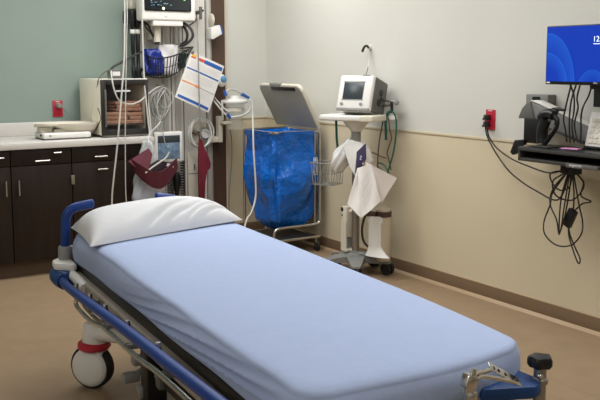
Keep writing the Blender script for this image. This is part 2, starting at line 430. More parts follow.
# its cords down the left side
b = MB()
b.tube([(p.x-.03,5.90,1.36), (2.115,5.90,1.345)] + [V(q) for q in [(2.05, 5.832, 1.298), (2.058, 5.89, 1.239), (2.058, 5.985, 1.111), (2.056, 6.031, 0.995), (2.04, 6.022, 0.939)]] + [(2.02,5.95,.902), (2.03,6.1,.902)], .0035, 6)
b.tube([(WX0-.003,5.87,1.10)] + [V(q) for q in [(2.056, 5.821, 1.034), (2.05, 5.869, 0.983), (2.04, 5.906, 0.939)]] + [(2.03,6.0,.902), (2.035,6.12,.902)], .0035, 6)
emit(b, 'power_cord', 'brown_cord', W_T)

# ------------------------------------------------------------------ things on the headwall
# patient monitor
YM = 6.0
t = thing('patient_monitor', 'white patient monitor with a black screen, high on the grey headwall', 'monitor', (2.72,6.12,1.70))
b = MB(); p0 = V((2.435, 6, 1.717)); p1 = V((2.869, 6, 1.731)); zt = p0.z+.36
b.bx(p0.x, p1.x, 5.98, 6.09, p0.z, zt, .018, 3); emit(b, 'housing', 'whiteplas', t)
s0 = V((2.458, 5.98, 1.788)); s1 = V((2.826, 5.98, 1.795))
b = MB(); b.bx(s0.x, s1.x, 5.974, 5.984, s0.z, zt-.03, .012, 3); sc = emit(b, 'screen', 'glassdark', t)
b = MB(); q = V((2.772, 5.972, 1.859)); b.box(q+V((0,0,.024)), (.013,.003,.03)); b.box(q+V((-.02,0,.06)), (.05,.003,.02)); emit(b, 'green_readout', 'green_lit', sc)
b = MB()
for k in range(14):
    q = V((2.5, 5.972, 1.835)); b.box(q+V((random.uniform(0,.2),0,random.uniform(-.01,.03))), (random.uniform(.006,.02),.003,.004))
emit(b, 'readout_marks', 'pale_lit', sc)
b = MB(); q = V((2.603, 5.972, 1.807)); b.cyl(q, q+V((0,-.004,0)), .010, seg=14); emit(b, 'power_button', 'power_lit', t)
b = MB(); q = V((2.626, 5.98, 1.749)); b.box(q, (.022,.003,.007), None, .001); emit(b, 'badge', 'inkgrey', t)
b = MB(); a = V((2.529, 6.03, 1.724)); c = V((2.767, 6.03, 1.682)); b.bx(a.x, c.x, 5.99, 6.13, c.z, a.z+.004, .006); emit(b, 'mount_block', 'whiteplas', t)
b = MB(); a = V((2.596, 6.08, 1.684)); c = V((2.594, 6.08, 1.566)); b.cyl((a.x,6.08,a.z+.005), (a.x,6.08,c.z), .030, .026, 18)
b.bx(a.x-.02, a.x+.02, 6.08, 6.236, c.z+.02, c.z+.07, .006); emit(b, 'mount_arm', 'offwhite', t)
b = MB()
for a in [(2.718, 6.1, 1.702), (2.779, 6.1, 1.703)]:
    a = V(a); b.cyl((a.x,6.1,a.z+.01), (a.x,6.1,a.z-.17), .008, seg=10)
    b.cyl((a.x,6.1,a.z-.16), (a.x,6.24,a.z-.16), .008, seg=10)
emit(b, 'support_rod', 'steel', t)

# hoses and cables of the monitor
def cordthing(name, paths, r, m, label, cat, seg=8, n=8):
    b = MB()
    for q in paths: b.tube(q, r, seg, n)
    return solo(b, name, m, label, cat)
cordthing('pressure_hose', [[(2.754, 6.09, 1.702), (2.797, 6.04, 1.705), (2.839, 6.01, 1.664), (2.851, 6.01, 1.605), (2.815, 6.05, 1.553), (2.789, 6.12, 1.54), (2.816, 6.235, 1.542)], [(2.767, 6.1, 1.696), (2.802, 6.07, 1.688), (2.825, 6.05, 1.635), (2.825, 6.07, 1.576), (2.811, 6.15, 1.548), (2.825, 6.235, 1.55)]], .0105, 'darkgrey', 'thick dark grey hose looping out beside the basket, below the patient monitor', 'hose', 10)
cordthing('signal_cable', [[(2.483, 6.05, 1.716), (2.497, 6.05, 1.673), (2.544, 6.07, 1.631), (2.595, 6.12, 1.582), (2.677, 6.236, 1.567)], [(2.479, 6.08, 1.718), (2.521, 6.07, 1.689), (2.543, 6.06, 1.638), (2.575, 6.1, 1.596), (2.652, 6.236, 1.559)]], .007, 'cable', 'pair of black cables curling under the left corner of the patient monitor', 'cable')

# wall diagnostic set
t = thing('diagnostic_set', 'black wall diagnostic unit with two hanging instrument handles, left of the patient monitor', 'medical instrument', (2.5,6.2,1.5))
b = MB(); a = V((2.418, 6.2, 1.802)); c = V((2.509, 6.2, 1.701)); b.bx(a.x, c.x, 6.14, 6.315, c.z, a.z, .012, 3); emit(b, 'wall_unit', 'black', t)
b = MB(); a = V((2.434, 6.2, 1.882)); c = V((2.51, 6.2, 1.804)); b.bx(a.x, c.x, 6.19, 6.315, c.z, a.z, .02, 3); emit(b, 'top_cover', 'offwhite', t)
for a in [(2.424, 6.13, 1.74), (2.463, 6.13, 1.741)]:
    a = V(a)
    b = MB(); b.lathe([(.006,0),(.018,-.01),(.02,-.06),(.011,-.075),(.011,-.085)], a); hd = emit(b, 'instrument_head', 'black', t)
    c = V((a.x, a.y, a.z-.083))
    b = MB(); b.lathe([(.017,0),(.02,-.006),(.02,-.028),(.012,-.034)], c); emit(b, 'collar', 'whiteplas', t)
    b = MB(); b.lathe([(.012,-.03),(.016,-.04),(.016,-.16),(.013,-.17),(.013,-.27),(.016,-.275),(.016,-.37),(.008,-.385)], c); emit(b, 'handle', 'black', t)
    b = MB(); a2 = c+V((0,0,-.38)); b.tube([a2, a2+V((.004,-.01,-.08)), a2+V((.02,-.02,-.19)), a2+V((.05,.0,-.26)), a2+V((.075,.03,-.22)), a2+V((.07,.06,-.06)), a2+V((.05,.09,.06)), (2.57,6.236,a2.z+.1)], .009, 8); emit(b, 'cord', 'cable', t)
# grey hose from the unit to the small box
cordthing('grey_hose', [[(2.166, 5.9, 1.332), (2.185, 5.93, 1.377), (2.279, 5.98, 1.419), (2.383, 6.05, 1.459), (2.482, 6.12, 1.489), (2.577, 6.236, 1.495)]], .009, 'darkgrey', 'dark grey hose rising from the small box to the headwall', 'hose')

# wire basket
t = thing('wire_basket', 'black wire basket fixed to the headwall under the patient monitor', 'basket', (2.75,6.1,1.45))
bt = [(2.553, 6.235, 1.495), (2.512, 6.08, 1.47), (2.53, 6.01, 1.448), (2.584, 5.99, 1.446), (2.668, 6, 1.459), (2.764, 6.05, 1.482), (2.855, 6.12, 1.506), (2.96, 6.235, 1.535)]
bb = [(2.565, 6.235, 1.337), (2.525, 6.1, 1.32), (2.551, 6.05, 1.305), (2.598, 6.03, 1.303), (2.667, 6.04, 1.311), (2.742, 6.08, 1.337), (2.811, 6.14, 1.366), (2.872, 6.235, 1.396)]
b = MB(); b.tube(bt, .006, 8, 6); b.tube([bt[0], bt[-1]], .006, 8, smooth=False); emit(b, 'rim', 'black', t)
b = MB(); b.tube(bb, .005, 8, 6); b.tube([bb[0], bb[-1]], .005, 8, smooth=False); b.tube([bb[2], (bb[2][0],6.235,bb[2][2]+.02)], .004, 6, smooth=False); b.tube([bb[4], (bb[4][0],6.235,bb[4][2]+.02)], .004, 6, smooth=False)
A = smoothpts(bb, 3); Bt = smoothpts(bt, 3)
emit(b, 'bottom_ring', 'black', t)
b = MB()
for i in range(0, len(A)): b.tube([A[i], Bt[i]], .0035, 6, smooth=False)
b.tube([A[i].lerp(Bt[i], .5) for i in range(len(A))], .003, 6, 2); emit(b, 'wires', 'black', t)
# its contents
def sack(mbx, bot, top, w0, w1, d0, d1, yaw=0, lean=(0,0), amp=.006, ph=0, closed_top=True):
    bot = V(bot); top = V(top)
    def fn(u, v):
        a = 2*PI*u; c = bot.lerp(top, v); prof = 1.0
        if v < .12: prof = .55+.45*math.sqrt(v/.12)
        if closed_top and v > .85: prof = 1-.35*((v-.85)/.15)**2
        w = (w0+(w1-w0)*v)*prof; dd = (d0+(d1-d0)*v)*prof
        x = w*math.copysign(abs(math.cos(a))**.7, math.cos(a)); y = dd*math.copysign(abs(math.sin(a))**.7, math.sin(a))
        k = amp*(math.sin(5*a+7*v+ph)+.7*math.sin(9*a-11*v+2*ph)+.5*math.sin(14*v+3*a))
        x += k*math.cos(a); y += k*math.sin(a)
        return (c.x+x*math.cos(yaw)-y*math.sin(yaw), c.y+x*math.sin(yaw)+y*math.cos(yaw), c.z+.4*k)
    mbx.grid(fn, 40, 24, cu=True)
    n = len(mbx.bm.verts); mbx.bm.verts.ensure_lookup_table()
    vs = mbx.bm.verts[n-40*24:]
    for j in (0, 23):
        f = mbx.bm.faces.new([vs[i*24+j] for i in range(40)]); f.material_index = mbx.mi
b = MB(); p = V((2.577, 6.11, 1.315)); q = V((2.574, 6.12, 1.515)); sack(b, p+V((0,0,.004)), q, .075, .068, .048, .045, ph=1)
solo(b, 'blue_pack', 'navy', 'shiny dark blue pack in the wire basket, left of the white pouch', 'pack', angle=80)
t = thing('white_pouch', 'open-topped white pouch standing upright in the wire basket', 'container', (2.78,6.1,1.35))
b = MB(); p = V((2.7, 6.115, 1.314)); q = V((2.697, 6.125, 1.546)); sack(b, p+V((0,0,.005)), q, .062, .082, .045, .05, ph=3, amp=.004, closed_top=False); emit(b, 'body', 'ink', t, angle=80)
b = MB(); b.lathe([(.074,0),(.080,.002),(.080,.008),(.07,.008)], q, sy=.6); emit(b, 'rim', 'greyplas', t)
b = MB(); p = V((2.829, 6.17, 1.373)); q = V((2.845, 6.18, 1.488)); sack(b, p, q, .028, .03, .025, .03, ph=5, amp=.003)
solo(b, 'green_pack', 'darkgreen', 'small dark green pack at the right end of the wire basket', 'pack', angle=80)

# tilted information sheet
t = thing('information_sheet', 'white laminated sheet with blue bands, hanging tilted at the front of the headwall', 'sign', (2.85,6.03,1.25))
C4 = [V(q) for q in [(2.843, 6.02, 1.495), (3.12, 6.02, 1.386), (2.98, 6.02, 1.032), (2.702, 6.02, 1.159)]]
def sh(u, v, dy=0):   # u right, v down
    q = C4[0].lerp(C4[1], u).lerp(C4[3].lerp(C4[2], u), v); return q+V((0,dy-.012*math.sin(PI*u),0))
b = MB(); b.slab(lambda u, v: sh(u, v), 9, 9, (0,.003,0)); emit(b, 'card', 'whiteplas', t)
def patch(name, m, u0, u1, v0, v1, n=7):
    b = MB(); b.slab(lambda u, v: sh(u0+(u1-u0)*u, v0+(v1-v0)*v, -.0016), n, 3, (0,.0012,0)); emit(b, name, m, t)
patch('header_band', 'inkblue', .42, .97, .045, .12); patch('header_tag', 'inkred', .24, .42, .05, .11); patch('logo_mark', 'inkyellow', .05, .17, .015, .075); patch('logo_base', 'inkred', .04, .17, .075, .105)
patch('rule_line', 'inkblue', .03, .97, .315, .345); patch('rule_line', 'inkorange', .03, .55, .60, .63); patch('rule_line', 'inkgrey', .55, .97, .61, .63)
patch('rule_line', 'inkorange', .40, .52, .59, .645)
patch('footer_band', 'inkblue', .05, .95, .91, .965)
b = MB()
for vv, uu in ((.17,.9),(.205,.85),(.24,.92),(.275,.6),(.39,.9),(.425,.8),(.46,.9),(.495,.86),(.53,.7),(.67,.9),(.705,.88),(.74,.8),(.775,.9),(.81,.5)):
    b.slab(lambda u, v: sh(.06+(uu-.06)*u, vv+.012*v, -.0014), 7, 2, (0,.001,0))
emit(b, 'text_lines', 'ink', t)
# the clip that holds it
b = MB(); p = C4[0]+V((.01,0,-.008)); b.box(p+V((0,.001,.004)), (.022,.014,.026), None, .003); b.tube([p+V((0,.008,.012)), p+V((0,.05,.03)), (p.x-.005,6.13,p.z+.022), (p.x-.01,6.236,p.z+.02)], .0035, 6)
solo(b, 'sheet_clip', 'steel', 'small clip on a wire holding the tilted sheet by its top corner', 'clip')

# gas outlet fitting with hanging grey cord
t = thing('gas_fitting', 'dark gas fitting with a red band on the headwall, right of the patient monitor', 'valve', (3.0,6.18,1.84))
p = V((2.925, 6.08, 1.796)); p.y = 6.19; p.x += .03
b = MB(); b.cyl(p+V((0,.05,.0)), p+V((0,-.11,0)), .015, seg=16); b.cyl(p+V((0,-.11,.04)), p+V((0,-.11,-.055)), .013, .011, 14); emit(b, 'body', 'midgrey', t)
b = MB(); a = V((2.914, 6.19, 1.792)); b.cyl(a, p, .007, seg=10); emit(b, 'red_band', 'redplas', t)
b = MB(); b.tube([p+V((0,-.01,-.005)), *[V(q) for q in [(2.993, 6.17, 1.799), (3.019, 6.16, 1.818)]]], .008, 8); emit(b, 'lever', 'black', t)
b = MB(); a = V((2.88, 6.2, 1.751)); b.cyl(a+V((0,.04,0)), a+V((0,-.03,0)), .028, .022, 18); emit(b, 'pale_knob', 'whiteplas', t)
cordthing('grey_cord', [[(2.961, 6.165, 1.786), (2.94, 6.11, 1.7), (2.884, 5.99, 1.583), (2.884, 5.985, 1.433), (2.886, 5.985, 1.246), (2.887, 5.985, 1.073), (2.897, 6, 0.943), (2.909, 6.02, 0.834)]], .005, 'greyplas', 'straight grey cord hanging in front of the tilted sheet', 'tube')  # a thin grey cord, only filed under the tube category
cordthing('black_lead', [[(2.822, 6.06, 1.688), (2.865, 6.08, 1.697), (2.945, 6.15, 1.736), (2.963, 6.17, 1.756)]], .006, 'darkgrey', 'short dark lead between the thick hose and the gas fitting', 'cable')
# red strap
b = MB()
pl = [(2.908, 6.03, 0.856), (2.93, 6.03, 0.817), (2.95, 6.03, 0.754), (2.978, 6.03, 0.698), (3, 6.03, 0.642), (2.995, 6.03, 0.604), (2.963, 6.03, 0.578), (2.95, 6.03, 0.49), (2.944, 6.03, 0.357), (2.897, 6.03, 0.361), (2.895, 6.03, 0.517), (2.897, 6.03, 0.633), (2.899, 6.03, 0.749)]
b.prism(pl, (0,.02,0), .003)
b.tube([pl[0], (pl[0][0], 6.1, pl[0][2]+.012), (pl[0][0], 6.237, pl[0][2]+.015)], .004, 6)
solo(b, 'red_strap', 'red_cloth', 'dark red folded cloth strap hanging down the headwall below the coiled tube', 'strap')

# glove box at the right edge
t = thing('tissue_box', 'white box with a blue edge tilted on the right side of the headwall', 'box', (3.15,6.2,1.7))
pl = [(3.078, 6.15, 1.685), (3.153, 6.15, 1.707), (3.174, 6.15, 1.637), (3.092, 6.15, 1.593), (3.077, 6.15, 1.6)]
b = MB(); b.prism(pl, (0,.09,0), .004); emit(b, 'carton', 'whiteplas', t)
pl2 = [(3.155, 6.149, 1.707), (3.165, 6.149, 1.702), (3.181, 6.149, 1.648), (3.173, 6.149, 1.637)]
b = MB(); b.prism(pl2, (0,.09,0), .001); emit(b, 'blue_edge', 'inkblue', t)
b = MB(); b.ell(V((3.105, 6.2, 1.745)), (.015,.05,.052)); solo(b, 'sensor_cover', 'offwhite', 'rounded cream cover on the right edge of the headwall above the white box', 'cover')

# long pale hoses hanging from above
def hang(paths, r, m, name, label):
    b = MB()
    for q in paths:
        q = [V(a) for a in q]; q = [V((q[0].x, q[0].y, ZC))]+q
        b.tube(q, r, 8, 8)
    return solo(b, name, m, label, 'tube', 'pale tubes hanging in front of the headwall')
e1 = [(2.221, 5.75, 1.839), (2.205, 5.72, 1.635), (2.18, 5.68, 1.431), (2.14, 5.64, 1.196), (2.091, 5.6, 0.896), (2.046, 5.58, 0.629), (2.03, 5.58, 0.467)]
hang([e1+[(e1[-1][0]-.01,5.55,.15), (e1[-1][0]-.01,5.5,.008)]], .006, 'paletube', 'hanging_tube', 'leftmost and thickest pale tube hanging from above to behind the pillow')
e1 = [(2.239, 5.75, 1.84), (2.221, 5.73, 1.568), (2.191, 5.68, 1.33), (2.157, 5.63, 0.959), (2.138, 5.6, 0.62), (2.133, 5.58, 0.458)]
hang([e1+[(e1[-1][0]+.01,5.55,.15), (e1[-1][0]+.02,5.5,.006)]], .0036, 'paletube', 'hanging_tube', 'thin pale tube hanging just right of the thickest one')
e1 = [(2.388, 5.85, 1.851), (2.387, 5.85, 1.678), (2.379, 5.82, 1.327), (2.379, 5.78, 1.081), (2.384, 5.74, 0.872), (2.389, 5.7, 0.662), (2.394, 5.66, 0.481)]
hang([e1+[(e1[-1][0]+.01,5.6,.12), (e1[-1][0]+.02,5.55,.01)]], .0062, 'paletube', 'hanging_tube', 'pale tube hanging past the left edge of the patient monitor')
e1 = [(2.564, 6.236, 1.254), (2.507, 6.1, 1.242), (2.439, 5.9, 1.132), (2.414, 5.8, 0.937), (2.42, 5.76, 0.74), (2.422, 5.7, 0.474)]
b = MB(); b.tube([*e1, (e1[-1][0]+.01,5.62,.12), (e1[-1][0]+.02,5.57,.008)], .006, 8, 8)
solo(b, 'hanging_tube', 'paletube', 'pale tube plugged into the headwall by the white lead bundle', 'tube', 'pale tubes hanging in front of the headwall')
cordthing('looped_tube', [[(2.119, 5.77, 1.357), (2.106, 5.72, 1.296), (2.117, 5.7, 1.215), (2.151, 5.7, 1.153), (2.23, 5.72, 1.128), (2.32, 5.76, 1.147), (2.418, 5.85, 1.191), (2.536, 5.98, 1.229), (2.652, 6.12, 1.24), (2.727, 6.237, 1.228)]], .0055, 'paletube', 'thin pale tube sagging in a loop across the warmer door', 'tube')

# bundle of white leads
t = thing('lead_bundle', 'tangled bundle of thin white leads hanging on the headwall above the square panel', 'cable bundle', (2.68,6.15,1.0))
b = MB(); p = V((2.653, 6.16, 1.239)); b.tube([p+V((0,.08,.01)), p+V((0,0,.0)), p+V((0,-.03,.012))], .006, 8); emit(b, 'hook', 'steel', t)
random.seed(11)
for k in range(17):
    cx = 158.5+random.uniform(-3,3); w = random.uniform(4,9); h = random.uniform(18,31); y0 = 87+random.uniform(0,3)
    yy = 6.13-random.uniform(0,.10); ph = random.uniform(-2,2)
    pts = [PXY for PXY in [(161,y0),(cx-w*.7,y0+h*.22),(cx-w+ph,y0+h*.6),(cx-w*.5+ph,y0+h),(cx+w*.3,y0+h*1.04),(cx+w+ph,y0+h*.6),(cx+w*.7,y0+h*.2)]]
    o = V((2.617, 6.12, 1.135)); sx = .00755
    q = [V((o.x+(a-159)*sx, yy+.01*math.sin(i*2+k), o.z-(c-100)*sx)) for i, (a, c) in enumerate(pts)]
    b = MB(); b.tube(q, .0032, 6, 6, closed=True); emit(b, 'lead', 'paletube' if k % 3 else 'greyplas', t)
for k in range(4):
    o = V((2.617, 6.12, 1.135)); sx = .00755
    pts = [(160,90),(154-k,105),(150+2*k,125),(152+2.5*k,138+2*k),(157+2*k,146)]
    q = [V((o.x+(a-159)*sx, 6.06-.012*k, o.z-(c-100)*sx)) for a, c in pts]
    b = MB(); b.tube(q, .0032, 6, 6); emit(b, 'lead', 'paletube', t)

# square white framed panel
t = thing('framed_display', 'square white-framed panel with a bluish glossy face, hanging low on the headwall', 'display', (2.72,6.05,.7))
a = V((2.536, 6.03, 0.899)); c = V((2.766, 6.03, 0.668))
b = MB(); w = .026
b.bx(a.x, c.x, 6.03, 6.075, c.z, a.z, .012, 3)
b.bx((a.x+c.x)/2-.03, (a.x+c.x)/2+.03, 6.07, 6.236, (a.z+c.z)/2-.03, (a.z+c.z)/2+.03); emit(b, 'frame', 'whiteplas', t)
M['bluegloss'] = mat('blue_gloss', (116,140,164), .16, noise=.5, nscale=28, bump=.4, bscale=25)
b = MB(); b.bx(a.x+w, c.x-w, 6.026, 6.034, c.z+w, a.z-w, .004); emit(b, 'panel_face', 'bluegloss', t)
b = MB(); b.bx(a.x+w, c.x-w, 6.0245, 6.0275, a.z-w-.055, a.z-w-.002, .001); emit(b, 'dark_header', 'screenoff', t)

# coiled clear tubing and the flowmeter behind it
t = thing('flowmeter', 'silver flowmeter on the headwall behind the coiled clear tube', 'gauge', (3.02,6.2,.85))
p = V((3.018, 6.2, 0.863))
b = MB(); b.box(p+V((-.03,.02,0)), (.13,.036,.16), None, .006); emit(b, 'back_plate', 'offwhite', t)
b = MB(); b.cyl(p+V((.0,.01,0)), p+V((.0,-.05,0)), .05, .045, 24); emit(b, 'gauge', 'chrome', t)
b = MB(); b.cyl(p+V((0,-.05,0)), p+V((0,-.053,0)), .038, seg=24); emit(b, 'dial', 'whiteplas', t)
b = MB(); b.lathe([(.012,0),(.018,.01),(.018,.05),(.01,.06)], p+V((-.08,-.02,-.02))); emit(b, 'nozzle', 'chrome', t)
b = MB(); o = V((2.948, 6.1, 0.873)); pts = []
for i in range(73):
    a = 2*PI*i/18; k = i/72
    pts.append((o.x+(.096-.012*math.sin(3*k*PI))*math.cos(a)+.006*math.sin(5*k), 6.125-.05*k+.01*math.sin(a*1.3), o.z+(.125-.02*k)*math.sin(a)))
b.tube([(o.x+.0,6.2,o.z+.0), (o.x+.05,6.15,o.z+.02)]+pts, .0055, 8, 3)
solo(b, 'coiled_tube', 'cleartube', 'clear tube coiled in wide loops around the flowmeter on the headwall', 'tube')
# lower service covers
b = MB(); a = V((2.887, 6.22, 0.718)); c = V((2.983, 6.22, 0.281)); b.bx(a.x, c.x, 6.205, 6.236, c.z, a.z, .004)
b.mi = 1; s_ = V((2.942, 6.204, 0.598)); b.box(s_, (.010,.004,.045))
s_ = V((2.928, 6.204, 0.547)); b.box(s_, (.085,.003,.004))
solo(b, 'service_cover', ['offwhite', 'groove'], 'cream vertical service cover with a dark slot, low on the headwall behind the pillow', 'cover')

# suction canister with bracket and tubes
t = thing('suction_canister', 'clear suction canister with a white lid and blue-tipped tubes, right of the headwall', 'canister', (3.22,6.1,.95))
p = V((3.238, 6.08, 1.11)); r = .083
b = MB(); zb_ = V((3.235, 6.08, 0.885)).z
b.lathe([(.0,zb_-p.z),(.050,zb_-p.z),(.062,zb_-p.z+.008),(.080,-.006),(.077,-.006),(.058,zb_-p.z+.012),(.0,zb_-p.z+.006)], p); emit(b, 'jar', 'clearhard', t)
b = MB(); b.lathe([(.080,-.016),(.104,-.010),(.106,.004),(.086,.016),(.05,.024),(.045,.045),(.0,.05)], p); emit(b, 'lid', 'whiteplas', t)
b = MB(); b.tube([(3.145, 6.04, 1.156), (3.156, 6.04, 1.199), (3.21, 6.05, 1.205), (3.272, 6.05, 1.181), (3.317, 6.06, 1.148)], .0085, 10); emit(b, 'arc_tube', 'paletube', t)
for q, e in (((3.138, 6.035, 1.16), (3.127, 6.035, 1.199)), ((3.285, 6.05, 1.169), (3.352, 6.05, 1.136))):
    b = MB(); b.cyl(q, e, .014, .011, 12); emit(b, 'blue_elbow', 'inkblue', t)
b = MB(); b.tube([(3.352, 6.05, 1.136), (3.357, 6.02, 1.089), (3.323, 6, 1.036), (3.249, 5.98, 1.004), (3.179, 5.98, 0.995), (3.14, 5.99, 0.992)], .0075, 10); emit(b, 'side_tube', 'cleartube', t)
b = MB(); b.tube([(3.056, 6.1, 1.133), (3.077, 6.05, 1.08), (3.113, 6.02, 1.026), (3.14, 5.99, 0.992)], .007, 8); b.tube([(3.069, 6.1, 1.148), (3.095, 6.05, 1.095), (3.131, 6.02, 1.049), (3.155, 6, 1.033)], .006, 8); b.tube([(3.107, 6.04, 1.126), (3.105, 6.03, 1.034), (3.114, 6.04, 0.971)], .009, 8); emit(b, 'feed_tube', 'paletube', t)
b = MB(); b.cyl((3.125, 5.985, 1.02), (3.151, 5.985, 0.984), .012, .010, 12); emit(b, 'blue_connector', 'inkblue', t)
b = MB(); a = V((3.141, 6.16, 0.995)); c = V((3.138, 6.16, 0.789))
b.bx(a.x-.016, a.x+.016, 6.13, 6.19, c.z, a.z, .004); b.bx(3.06, a.x+.016, 6.15, 6.235, c.z, c.z+.045, .004); b.bx(a.x-.01, p.x-.03, 6.06, 6.16, a.z-.06, a.z-.04, .003)
b.lathe([(.0745,-.074),(.079,-.074),(.079,-.05),(.0745,-.05)], p); emit(b, 'bracket', 'offwhite', t)
e = [(3.365, 6.05, 1.131), (3.299, 5.9, 1.095), (3.05, 5.45, 0.968), (2.986, 5.33, 0.801), (2.971, 5.28, 0.595), (2.953, 5.25, 0.473), (2.889, 5.2, 0.38), (2.821, 5.15, 0.331)]
cordthing('suction_tube', [e+[(e[-1][0]-.1,5.08,.10), (e[-1][0]-.16,5.0,.006)]], .0062, 'paletube', 'long thin pale tube running from the suction canister down in front of the blue bag', 'tube')
e = [(3.206, 6.1, 0.885), (3.271, 6.2, 0.796), (3.292, 6.24, 0.629), (3.277, 6.24, 0.466), (3.264, 6.24, 0.286)]
cordthing('drain_tube', [e+[(e[-1][0],6.22,.05), (e[-1][0]+.02,6.2,.005)]], .004, 'greyplas', 'thin grey tube running down the wall below the suction canister', 'tube')
# blue-white regulator knob
t = thing('vacuum_regulator', 'small white and light blue regulator knob beside the tilted sheet', 'valve', (3.2,6.2,1.25))
p = V((3.178, 6.2, 1.273))
b = MB(); b.bx(3.08, p.x+.01, 6.18, 6.24, p.z-.02, p.z+.02, .006); b.ell(p+V((0,-.02,0)), (.042,.03,.05)); emit(b, 'body', 'whiteplas', t)
b = MB(); b.ell(p+V((.004,-.045,.012)), (.026,.018,.028)); emit(b, 'knob', 'lblue', t)

# maroon pressure cuff, clear bag, cords low down
t = thing('pressure_cuff', 'maroon pressure cuff bent open, hanging in front of the clear bag by the headwall', 'cuff', (2.4,5.55,.5))
ctr = [(2.18, 5.6, 0.734), (2.203, 5.55, 0.697), (2.243, 5.51, 0.657), (2.292, 5.49, 0.625), (2.35, 5.49, 0.617), (2.416, 5.52, 0.64), (2.484, 5.57, 0.683), (2.533, 5.62, 0.71)]
cs = smoothpts(ctr, 6)
def band(u, v):
    q = cs[min(int(u*(len(cs)-1)), len(cs)-1)]; h = .045+.03*math.sin(PI*u)
    return (q.x+.015*(v-.5), q.y+.02*(v-.5), q.z+h*(.5-v)*2*.8)
b = MB(); b.slab(band, len(cs), 6, (0,.012,0)); emit(b, 'band', 'maroon', t, angle=60)
b = MB(); b.prism([(2.154, 5.58, 0.748), (2.239, 5.6, 0.786), (2.326, 5.62, 0.831), (2.338, 5.6, 0.787), (2.302, 5.56, 0.717), (2.25, 5.51, 0.65), (2.203, 5.55, 0.697)], (0,.014,0), .002); emit(b, 'flap', 'maroon', t)
b = MB(); b.prism([(2.31, 5.58, 0.707), (2.378, 5.6, 0.743), (2.453, 5.6, 0.724), (2.475, 5.6, 0.695), (2.4, 5.57, 0.633), (2.314, 5.56, 0.626), (2.274, 5.55, 0.637)], (0,.02,0), .002); emit(b, 'lining', 'maroondark', t)
b = MB(); b.tube([(2.243, 5.5, 0.672), (2.291, 5.5, 0.706), (2.347, 5.52, 0.731), (2.447, 5.62, 0.754), (2.734, 6.2, 0.744), (2.759, 6.237, 0.771)], .006, 8); emit(b, 'pale_tube', 'paletube', t)
b = MB(); q = V((2.449, 5.56, 0.7)); b.box(q, (.05,.006,.022), Matrix.Rotation(.5, 4, 'Y'), .001); emit(b, 'label_patch', 'ink', t)
t = thing('plastic_bag', 'clear plastic bag of pale blue cloth hanging behind the maroon cuff', 'bag', (2.4,5.63,.3))
b = MB(); p = V((2.295, 5.63, 0.444)); q = V((2.327, 5.64, 0.875)); sack(b, p, q, .115, .035, .055, .02, ph=2, amp=.007); emit(b, 'film', 'clearplas', t, angle=80)
b = MB(); p = V((2.297, 5.635, 0.444)); q = V((2.309, 5.635, 0.632)); sack(b, p+V((0,0,.01)), q, .095, .075, .035, .03, ph=4, amp=.004); emit(b, 'cloth', 'palelilac', t, angle=80)
b = MB(); q = V((2.327, 5.64, 0.868)); b.tube([q+V((0,0,-.02)), q+V((.03,.05,.05)), V((2.47,5.76,1.0)), (2.60,6.237,1.02)], .005, 8); emit(b, 'tie', 'clearplas', t)
def coil(p, q, R, r, n):
    p = V(p); q = V(q); d = (q-p); L_ = d.length; d.normalize(); a = d.orthogonal().normalized(); c = d.cross(a)
    return [p+d*L_*i/(n*10)+(a*math.cos(2*PI*i/10)+c*math.sin(2*PI*i/10))*R for i in range(n*10+1)]
def coilthing(px, y0, y1, label, p, q, top):
    b = MB(); b.tube([top]+coil(p, q, .016, .005, 22)+[(q[0],q[1],.005)], .0055, 6, 1)
    return solo(b, 'coiled_cable', 'cable', label, 'cable', 'black coiled cables below the framed panel')
coilthing(0,0,0, 'black coiled cord left of the dark probe, below the framed panel', (2.638, 6, 0.57), (2.64, 6, 0.273), (2.654, 6.06, 0.661))
coilthing(0,0,0, 'black coiled cord nearest the service cover, below the framed panel', (2.792, 6.1, 0.672), (2.792, 6.1, 0.244), (2.851, 6.236, 0.719))
t = thing('probe_holder', 'black probe hanging between the two coiled cords', 'probe', (2.85,6.15,.45))
b = MB(); p = V((2.758, 6.14, 0.585)); b.lathe([(.0,0),(.022,-.01),(.034,-.05),(.032,-.11),(.018,-.16),(.012,-.22)], p); emit(b, 'grip', 'black', t)
b = MB(); b.tube([p+V((0,0,-.005)), p+V((0,.02,.05)), (p.x,6.236,p.z+.07)], .009, 8); emit(b, 'holder', 'clearplas', t)

# ------------------------------------------------------------------ hamper
HX0, HX1, HY0, HY1, HZ = 3.19, 3.575, 5.40, 5.84, .905
t = thing('linen_hamper', 'chrome-framed hamper with a raised grey lid, standing in the corner', 'hamper', (3.38,5.62,0))
r = .011
b = MB()
b.tube([(HX0,HY0,HZ),(HX1,HY0,HZ)], r, 12, smooth=False); b.tube([(HX0,HY1,HZ),(HX1,HY1,HZ)], r, 12, smooth=False)
b.tube([(HX0,HY0,HZ),(HX0,HY1,HZ)], r, 12, smooth=False); b.tube([(HX1,HY0,HZ),(HX1,HY1,HZ)], r, 12, smooth=False); emit(b, 'rim', 'chrome', t)
def post(pts):
    b = MB(); b.tube(pts, r, 12, 6); return emit(b, 'post', 'chrome', t)
post([(HX1-.02,HY0,HZ),(HX1+.006,HY0-.004,HZ-.012),(HX1+.012,HY0-.006,HZ-.05),(HX1+.012,HY0-.006,.5),(HX1+.012,HY0-.006,.25),(HX1+.008,HY0-.006,.222),(HX1-.02,HY0-.006,.208),(HX1-.1,HY0-.006,.204),(HX0+.08,HY0-.006,.204),(HX0+.02,HY0-.006,.196),(HX0+.0,HY0-.004,.17),(HX0,HY0,.10)])
post([(HX1,HY1,HZ),(HX1,HY1,.10)]); post([(HX0,HY1,HZ),(HX0,HY1,.10)])
b = MB(); zf = .108
